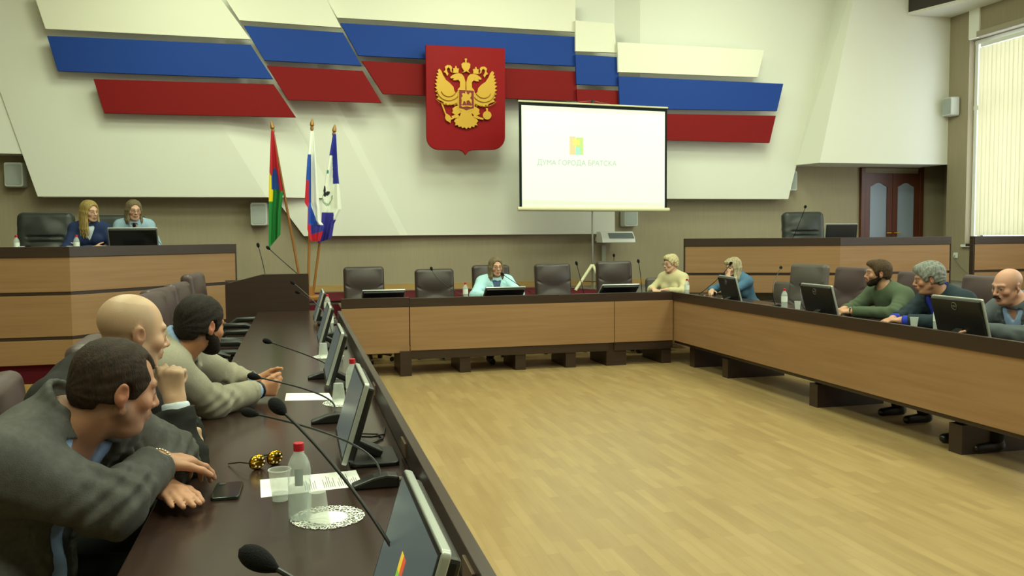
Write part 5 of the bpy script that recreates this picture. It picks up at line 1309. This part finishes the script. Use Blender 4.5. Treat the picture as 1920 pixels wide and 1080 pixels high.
# ================================================================== projection screen on its tripod
SY = 11.55
def S3(px, py, y=SY): x, z = U(px, py, y); return Vector((x, y, z))
A_, B_, C_2, D_2 = S3(973, 190), S3(1250, 203), S3(1251, 391), S3(974, 389)
xl, xr = (A_.x+D_2.x)/2, (B_.x+C_2.x)/2; zt, zb_ = (A_.z+B_.z)/2, (C_2.z+D_2.z)/2
ps = thing('projection_screen', 'white tripod projection screen right of the red shield', 'projection screen', ((xl+xr)/2, SY, SZ))
W2 = (xr-xl)/2; q0_ = zb_-SZ; q1_ = zt-SZ; sl_ = (B_.z-A_.z)/2
M_fabric = mat('projector_screen_fabric', '#eef2ee', .8, .1)
bl_, br_ = D_2.z-SZ, C_2.z-SZ; tl_, tr_ = A_.z-SZ, B_.z-SZ
obj('black_border', MB().xz([(-W2, bl_), (W2, br_), (W2, tr_), (-W2, tl_)], .0, .006), mat('screen_black_border', '#10181a', .8, .2), ps, smooth=0)
obj('screen_fabric', MB().xz([(-W2+.035, bl_), (W2-.035, br_), (W2-.035, tr_-.05), (-W2+.035, tl_-.05)], -.004, .001), M_fabric, ps, smooth=0)
obj('bottom_case', MB().tube([(-W2-.03, -.01, bl_-.02), (W2+.03, -.01, br_-.02)], .030, 14), mat('cream_metal_case', '#cfcba8', .5, .4), ps)
obj('top_bar', MB().tube([(-W2-.01, 0, tl_+.005), (W2+.01, 0, tr_+.005)], .013, 10), mat('cream_metal_case', '#cfcba8'), ps)
xm_ = U(1113, 440, SY)[0]-(xl+xr)/2
obj('pole', MB().tube([(xm_, .05, q1_+.06), (xm_, .05, .12)], .013, 12), M_steel, ps)
obj('hook', MB().box((xm_, .03, q1_+.05), (.03, .05, .04)), M_black, ps, smooth=0)
obj('top_wire', MB().tube([(xm_-.35, 0, q1_+.02), (xm_, .03, q1_+.06), (xm_+.35, 0, q1_-.0)], .003, 6), M_steel, ps)
zl_ = U(1115, 497, SY)[1]-SZ
for dx, dy in ((-.30, -.12), (.10, -.25), (.12, .32)):
    obj('leg', MB().tube([(xm_+dx*.03, .05, zl_), (xm_+dx, .05+dy, .0+.02)], .022, 10), mat('cream_metal_case', '#cfcba8'), ps)
    obj('brace', MB().tube([(xm_, .05, zl_*.35), (xm_+dx*.6, .05+dy*.6, zl_*.4)], .006, 6), M_black, ps)
# faint projected crest and city name, their light painted as pale coloured shapes
def pale(c): return mat('painted_projection_tint_'+c, c, .8, .1)
for px0, py0, px1, py1, c in ((1068, 256, 1079, 290, '#ffc8a0'), (1074, 262, 1087, 272, '#f6ef80'), (1080, 258, 1093, 290, '#bfe88a'), (1077, 276, 1088, 290, '#a8dcd2')):
    a = S3(px0, py1)-Vector(ps.location); b = S3(px1, py0)-Vector(ps.location)
    obj('painted_projection_crest', MB().bx(a.x, b.x, -.0052-.0003*(px0 % 5), -.0045, a.z, b.z), pale(c), ps, smooth=0)
tp = S3(1082, 306)-Vector(ps.location)
txt('painted_projection_text', 'ДУMA ГOPOДA БPATCKA', .105, (tp.x, -.0055, tp.z), (rad(90), 0, 0), pale('#b2c4ba'), ps, 0, sx=.93)
# the projector's beam, masked to the picture area (its body hangs above and behind the camera)
ld = bpy.data.lights.new('projector_beam', 'SPOT'); ld.energy = 620; ld.spot_size = rad(24); ld.spot_blend = .0; ld.shadow_soft_size = .02; ld.color = (.74, 1.0, 1.0)
lo_ = bpy.data.objects.new('projector_beam', ld); COL.objects.link(lo_); lp = Vector((3.4, 3.2, 4.2)); tgt = Vector(((xl+xr)/2, SY, (zt+zb_)/2)); lo_.location = lp
lo_.rotation_euler = (tgt-lp).to_track_quat('-Z', 'Y').to_euler()
ld.use_nodes = True; N = ld.node_tree.nodes; L = ld.node_tree.links; em = N['Emission']
tc = N.new('ShaderNodeTexCoord'); sp_ = N.new('ShaderNodeSeparateXYZ'); L.new(tc.outputs['Normal'], sp_.inputs[0])
dist = (tgt-lp).length
def msk(ax, lim):
    d = N.new('ShaderNodeMath'); d.operation = 'DIVIDE'; L.new(sp_.outputs[ax], d.inputs[0]); L.new(sp_.outputs[2], d.inputs[1])
    a = N.new('ShaderNodeMath'); a.operation = 'ABSOLUTE'; L.new(d.outputs[0], a.inputs[0])
    l = N.new('ShaderNodeMath'); l.operation = 'LESS_THAN'; l.inputs[1].default_value = lim; L.new(a.outputs[0], l.inputs[0]); return l
a1 = msk(0, (W2-.04)/dist); a2 = msk(1, ((q1_-q0_)/2-.11)/dist)
mu = N.new('ShaderNodeMath'); mu.operation = 'MULTIPLY'; L.new(a1.outputs[0], mu.inputs[0]); L.new(a2.outputs[0], mu.inputs[1]); L.new(mu.outputs[0], em.inputs['Strength'])

# ================================================================== white wall unit with a cable duct
wu = thing('wall_unit', 'white wall unit with a grey slot, right of the screen pole', 'wall unit', (0, 12.55, 0))
def X2(px, py, y=12.55): return U(px, py, y)
a = X2(1118, 455); b = X2(1179, 434)
x0, z0_, x1, z1_ = a[0], a[1], b[0], b[1]; hh_ = z1_-z0_
obj('case', MB().prism([(0, 0), (0, hh_), (-.16, hh_), (-.20, hh_*.8), (-.26, hh_*.42), (-.28, 0)], lambda p: (x0, p[0], z0_+p[1]), lambda p: (x1, p[0], z0_+p[1])), M_whiteplastic, wu, smooth=0, bevel=.008)
obj('front_slot', MB().prism([(-.195, hh_*.86), (-.275, hh_*.40), (-.262, hh_*.38), (-.18, hh_*.86)], lambda p: (x0+.12, p[0], z0_+p[1]), lambda p: (x1-.02, p[0], z0_+p[1])), mat('slate_grey_slot', '#6f7a7c', .4, .4), wu, smooth=0)
obj('cable_duct', MB().bx(x0+.20, x0+.26, .28, .345, SZ+.06, z0_-.05), mat('light_duct_plastic', '#a8ab98', .6), wu, smooth=0)
obj('mounting_arm', MB().bx(x0+.1, x0+.4, -.02, .345, z0_+.02, z0_+.09), M_whiteplastic, wu, smooth=0)

# ================================================================== red shield with the golden double headed eagle
SHY = 12.27
def crop(x, y, yy=SHY): return U(780+x/4.695, 70+y/4.695, yy)
def arc(cx, cy, r, a0, a1, n=6): return [(cx+r*math.cos(rad(a0+(a1-a0)*i/n)), cy-r*math.sin(rad(a0+(a1-a0)*i/n))) for i in range(n+1)]
out_ = [(85, 65), (785, 97)]+arc(675, 880, 110, 0, -90)+[(500, 992), (462, 1004), (437, 1037), (412, 1004), (380, 992)]+arc(205, 878, 112, -90, -180)
sc = crop(437, 520); so = Vector((sc[0], SHY, sc[1]))
sh = thing('coat_of_arms', 'large red shield with a golden double headed eagle on the wall', 'coat of arms', so)
loc2 = lambda p: (p[0]-so.x, p[1]-so.z)
def ext(pts, d0, d1, name, m, par, bev=.0, label=None):
    mb = MB()
    for i_, poly in enumerate(pts): mb.xz([loc2(crop(*p)) for p in poly], d0-.0007*i_, d1+.0003*i_)
    return obj(name, mb, m, par, smooth=0, bevel=bev, label=label)
ext([out_], 0, .055, 'shield', mat('glossy_red_shield', '#8c1218', .5, .12), sh, .008)
CXE = 436
mir = lambda poly: [(2*CXE-x, y+.045*(2*(CXE-x))) for x, y in poly][::-1]
wing = [(205, 278), (222, 300), (236, 335), (262, 378), (300, 408), (328, 440), (336, 478), (352, 492), (366, 470), (372, 600), (350, 592), (340, 606), (322, 590), (308, 606), (294, 590), (278, 606), (262, 586), (244, 592), (236, 572), (180, 545), (196, 526), (172, 512), (190, 494), (164, 480), (184, 462), (160, 444), (182, 432), (160, 408), (184, 400), (164, 374), (188, 370), (170, 346), (192, 342), (178, 318), (196, 316), (186, 292)]
neck_ = [(432, 470), (434, 400), (420, 350), (400, 325), (372, 318), (345, 322), (322, 332), (298, 352), (302, 366), (330, 366), (318, 380), (340, 384), (368, 378), (384, 396), (382, 440), (362, 462), (372, 480)]
crownS = [(322, 318), (326, 290), (320, 276), (340, 274), (342, 256), (354, 256), (356, 274), (376, 278), (372, 296), (372, 318)]
ribbon = [(250, 262), (272, 246), (300, 250), (316, 266), (310, 290), (318, 318), (300, 304), (296, 282), (284, 268), (268, 282), (272, 304), (284, 326), (272, 346), (256, 318), (240, 310), (256, 288)]
leg_ = [(372, 600), (372, 636), (392, 648), (398, 672), (386, 668), (366, 684), (384, 700), (362, 710), (330, 702), (312, 712), (310, 696), (340, 684), (312, 668), (322, 652), (316, 630), (340, 612)]
crownB = [(398, 320), (420, 300), (400, 272), (394, 240), (412, 224), (428, 226), (428, 206), (420, 198), (430, 190), (444, 190), (446, 200), (442, 210), (442, 226), (462, 228), (476, 242), (472, 272), (456, 300), (478, 324), (440, 304)]
tail = [(400, 640), (476, 640), (490, 690), (500, 706), (530, 720), (544, 742), (528, 760), (540, 780), (514, 778), (508, 796), (486, 788), (474, 806), (456, 796), (440, 812), (424, 796), (404, 804), (392, 788), (372, 794), (364, 776), (340, 780), (344, 758), (330, 742), (344, 722), (376, 704), (384, 690)]
body_ = [(366, 464), (510, 470), (512, 640), (470, 660), (436, 668), (400, 658), (364, 636)]
scept = [(214, 580), (228, 578), (262, 672), (292, 690), (308, 716), (302, 740), (300, 760), (284, 748), (262, 736), (252, 712), (256, 690), (240, 650)]
orb = arc(622, 690, 38, 0, 348, 18); orbx = [(612, 655), (614, 642), (608, 630), (618, 624), (630, 630), (628, 642), (630, 656)]
arm_r = [(500, 700), (512, 688), (560, 706), (590, 716), (588, 732), (552, 724), (508, 712)]
arm_l = [(372, 706), (362, 690), (320, 704), (304, 716), (306, 732), (330, 718), (364, 714)]
eagle = ext([wing, mir(wing), neck_, mir(neck_), crownS, mir(crownS), ribbon, mir(ribbon), leg_, mir(leg_), crownB, tail, body_, scept, orb, orbx, arm_l, arm_r], -.03, .002, 'eagle', M_gold, sh, .004, 'raised golden double headed eagle')
for s_ in (0, 1):
    for r0, a0, a1 in ((70, 200, 330), (105, 190, 320), (145, 185, 300)):
        p = [(285+r0*math.cos(rad(a)), 455-r0*math.sin(rad(a))) for a in [a0+(a1-a0)*i/10 for i in range(11)]]
        p = [(x, y) for x, y in p if 165 < x < 372 and y < 600]
        if s_: p = mir(p)
        if len(p) > 2: obj('wing_ridge', MB().tube([(loc2(crop(*q))[0], -.040, loc2(crop(*q))[1]) for q in p], .006, 6), mat('dark_gold_edge', '#a27a22', .5, .4, metal=.2), eagle)
ins = ext([[(376, 468), (502, 474), (503, 626), (470, 632), (440, 644), (412, 630), (376, 624)]], -.048, -.028, 'inner_shield', mat('dark_red_inner_shield', '#7c1512', .4, .4), eagle)
rider = [[(392, 596), (396, 560), (390, 540), (404, 524), (396, 500), (412, 496), (426, 500), (428, 482), (440, 484), (440, 498), (456, 510), (470, 490), (482, 500), (480, 524), (470, 540), (486, 560), (480, 600), (470, 572), (456, 560), (440, 566), (436, 600), (426, 570), (414, 566), (404, 598)], [(386, 604), (496, 606), (480, 622), (440, 614), (400, 620)]]
ext(rider, -.056, -.046, 'rider', M_gold, ins, .002)

# ================================================================== three flags in a floor stand
FY = 11.25
M_cloth = mat('flag_cloth', '#ffffff', .75, .2, attr='Col', bump=((400, 400, 400), .1))
def flag(label, top, foot, left, right, colour, fy=FY):
    """left/right: pixel edge polylines (x,y) of the hanging cloth, from the top down"""
    tx, tz = U(*top, fy); fx, fz = U(*foot, fy); fz = SZ+.10
    t = thing('flag', label, 'flag', (tx*.0+fx, fy, SZ), 0, 'flags in the floor stand')
    o = Vector((fx, fy, SZ))
    obj('flagpole', MB().tube([Vector((tx, fy, tz-.05))-o, Vector((fx, fy, fz))-o], .016, 12), M_flagwood, t)
    d = Vector((tx-fx, 0, tz-fz)).normalized(); R = d.to_track_quat('Z', 'Y').to_matrix()
    obj('finial', MB().lathe([(.004, -.09), (.022, -.085), (.022, -.055), (.014, -.05), (.028, -.03), (.026, -.005), (.012, .04), (.002, .06)], Vector((tx, fy, tz-.03))-o, 14, R), mat('brass_wood_finial', '#9a6f35', .35, .5, metal=.3), t)
    nu, nv = 40, 120; vs = []; cs = []; ys = np.linspace(left[0][1], max(left[-1][1], right[-1][1]), nv)
    lx = lambda y: np.interp(y, [p[1] for p in left], [p[0] for p in left]); rx = lambda y: np.interp(y, [p[1] for p in right], [p[0] for p in right])
    for j, y in enumerate(ys):
        for i in range(nu):
            u = i/(nu-1); yl_, yr_ = min(y, left[-1][1]), min(y, right[-1][1]); yy = yl_*(1-u)+yr_*u+0
            x = lx(y)*(1-u)+rx(y)*u
            X, Z = U(x, yy, fy); v = j/(nv-1)
            dep = -.028-.03*(1+math.sin(u*PI*2.6+v*1.5))*min(1, v*3)-.008*(1+math.sin(u*PI*7+v*4))*v
            vs.append(Vector((X, fy+dep-.0, Z))-o); cs.append(colour(u, x, yy))
    n0 = len(vs); vs2 = [p+Vector((0, .003, 0)) for p in vs]
    fs = [(j*nu+i, j*nu+i+1, (j+1)*nu+i+1, (j+1)*nu+i) for j in range(nv-1) for i in range(nu-1)]
    me = bpy.data.meshes.new('flag_cloth'); me.from_pydata([tuple(p) for p in vs+vs2], [], fs+[tuple(q+n0 for q in f[::-1]) for f in fs])
    ca = me.color_attributes.new('Col', 'FLOAT_COLOR', 'POINT'); arr = np.ones((2*n0, 4), np.float32); arr[:n0, :3] = arr[n0:, :3] = np.array([lin(c)[:3] for c in cs]); ca.data.foreach_set('color', arr.ravel())
    me.polygons.foreach_set('use_smooth', [True]*len(me.polygons)); me.materials.append(M_cloth)
    co = bpy.data.objects.new('flag_cloth', me); COL.objects.link(co); co.parent = t
    return t
def colA(u, x, y):
    if y < 322+8*math.sin(u*9): return '#b02530'
    if y < 360 and u > .78: return '#a01f30'
    if y < 356 and .18 < u < .75: return '#2b4d96'
    if y < 378 and u < .30: return '#e0c818'
    if y < 350: return '#b02530'
    return '#277a3a' if u < .55 or u > .72 else '#1d5c2c'
def colB(u, x, y):
    if y > 422: return '#c02838' if (x < 583 or y > 440-.3*(x-583)) else '#3a3f98'
    if y < 290: return '#e9ebe6'
    bl = 583 if y < 385 else 583+(y-385)*.35
    if x > bl: return '#e9ebe6'
    if y < 338: return '#2b50b0'
    if y < 385: return '#b82434' if x < 579 else '#2b50b0'
    return '#b82434' if x < 578 else '#2b50b0'
def colC(u, x, y):
    if y < 292: return '#2c3190'
    if y < 345 and x > 623+(y-292)*.02: return '#2c3190'
    if y > 398 and x < 625: return '#3a3590'
    if y > 412: return '#3a3590'
    if ((x-612)/6.5)**2+((y-364+.35*(x-612))/4.2)**2 < 1 or (((x-608)/2.2)**2+((y-356)/8)**2 < 1): return '#23272b'
    e_ = ((x-613)/10)**2+((y-368)/17)**2
    if .62 < e_ < 1.15 and y > 366: return '#5f8a60' if math.sin(x*2.1+y*1.3) > -.5 else '#e6e8dc'
    if 320 < y < 326 and 612 < x < 616: return '#4c8a78'
    return '#e6e8dc'
flag('red, blue, yellow and green flag leaning left, the leftmost of three', (510, 231), (567, 566), [(508, 246), (505, 340), (504, 400), (504, 466)], [(513, 246), (522, 310), (531, 362), (527, 400), (526, 440)], colA, 11.30)
flag('white, blue and red flag standing upright between two others', (585, 226), (578, 566), [(582, 246), (576, 300), (571, 380), (577, 390), (576, 430), (582, 452)], [(588, 246), (592, 300), (601, 415), (608, 424), (600, 452)], colB, 11.22)
flag('blue and white flag with a small dark animal crest, rightmost of three', (627, 237), (588, 566), [(624, 252), (616, 300), (604, 370), (602, 420), (595, 456)], [(630, 252), (633, 320), (640, 392), (626, 420), (622, 446)], colC, 11.34)
fx0 = U(577, 560, 11.25)[0]
fs_ = thing('flag_stand', 'low wooden floor stand holding the three flagpoles', 'flag stand', (fx0, 11.28, SZ+.008))
obj('base', MB().lathe([(.001, 0), (.20, 0), (.20, .03), (.16, .05), (.001, .05)], n=28), M_flagwood, fs_)
obj('socket_block', MB().lathe([(.09, .04), (.08, .16), (.001, .16)], n=20), M_flagwood, fs_)

# wall socket with hanging cord and the white box by the right podium
ws = thing('wall_socket', 'white wall socket with a hanging cord at the right end of the podium', 'wall socket', (RX-.02, 11.9, 0))
zz = 1.12
obj('plate', MB().bx(-.0, .015, -.045, .045, zz-.045, zz+.045), M_whiteplastic, ws, bevel=.004)
obj('cord', MB().tube([(-.01, 0, zz), (-.05, -.02, zz-.04), (-.06, -.2, zz-.2), (-.05, -.45, zz-.36), (-.04, -.8, SZ+.02)], .006, 6), mat('grey_cord', '#6a6f66', .6), ws)
# hidden-side light fittings in the ceiling
for yy in (0.5, 4.0, 7.5):
    for xx in (-1.5, 2.3, 6.1):
        o = obj('ceiling_lamp', MB().bx(-.68, .68, -.68, .68, 0, .07), M_whiteplastic, smooth=0, bevel=.01); o.location = (xx, yy, 5.83)
        tag(o, 'square flush ceiling lamp', 'ceiling lamp', 'ceiling lamps')
pj = thing('projector', 'white ceiling projector aimed at the screen', 'projector', (3.4, 3.0, 4.2))
obj('housing', MB().bx(-.18, .18, -.15, .12, -.06, .07), M_whiteplastic, pj, smooth=0, bevel=.012)
obj('lens_ring', MB().lathe([(.05, 0), (.05, .04), (.04, .04)], (0, .12, 0), 20, Matrix.Rotation(-PI/2, 3, 'X')), M_black, pj)
obj('ceiling_pole', MB().tube([(0, 0, .07), (0, 0, 1.69)], .02, 10), M_steel, pj)
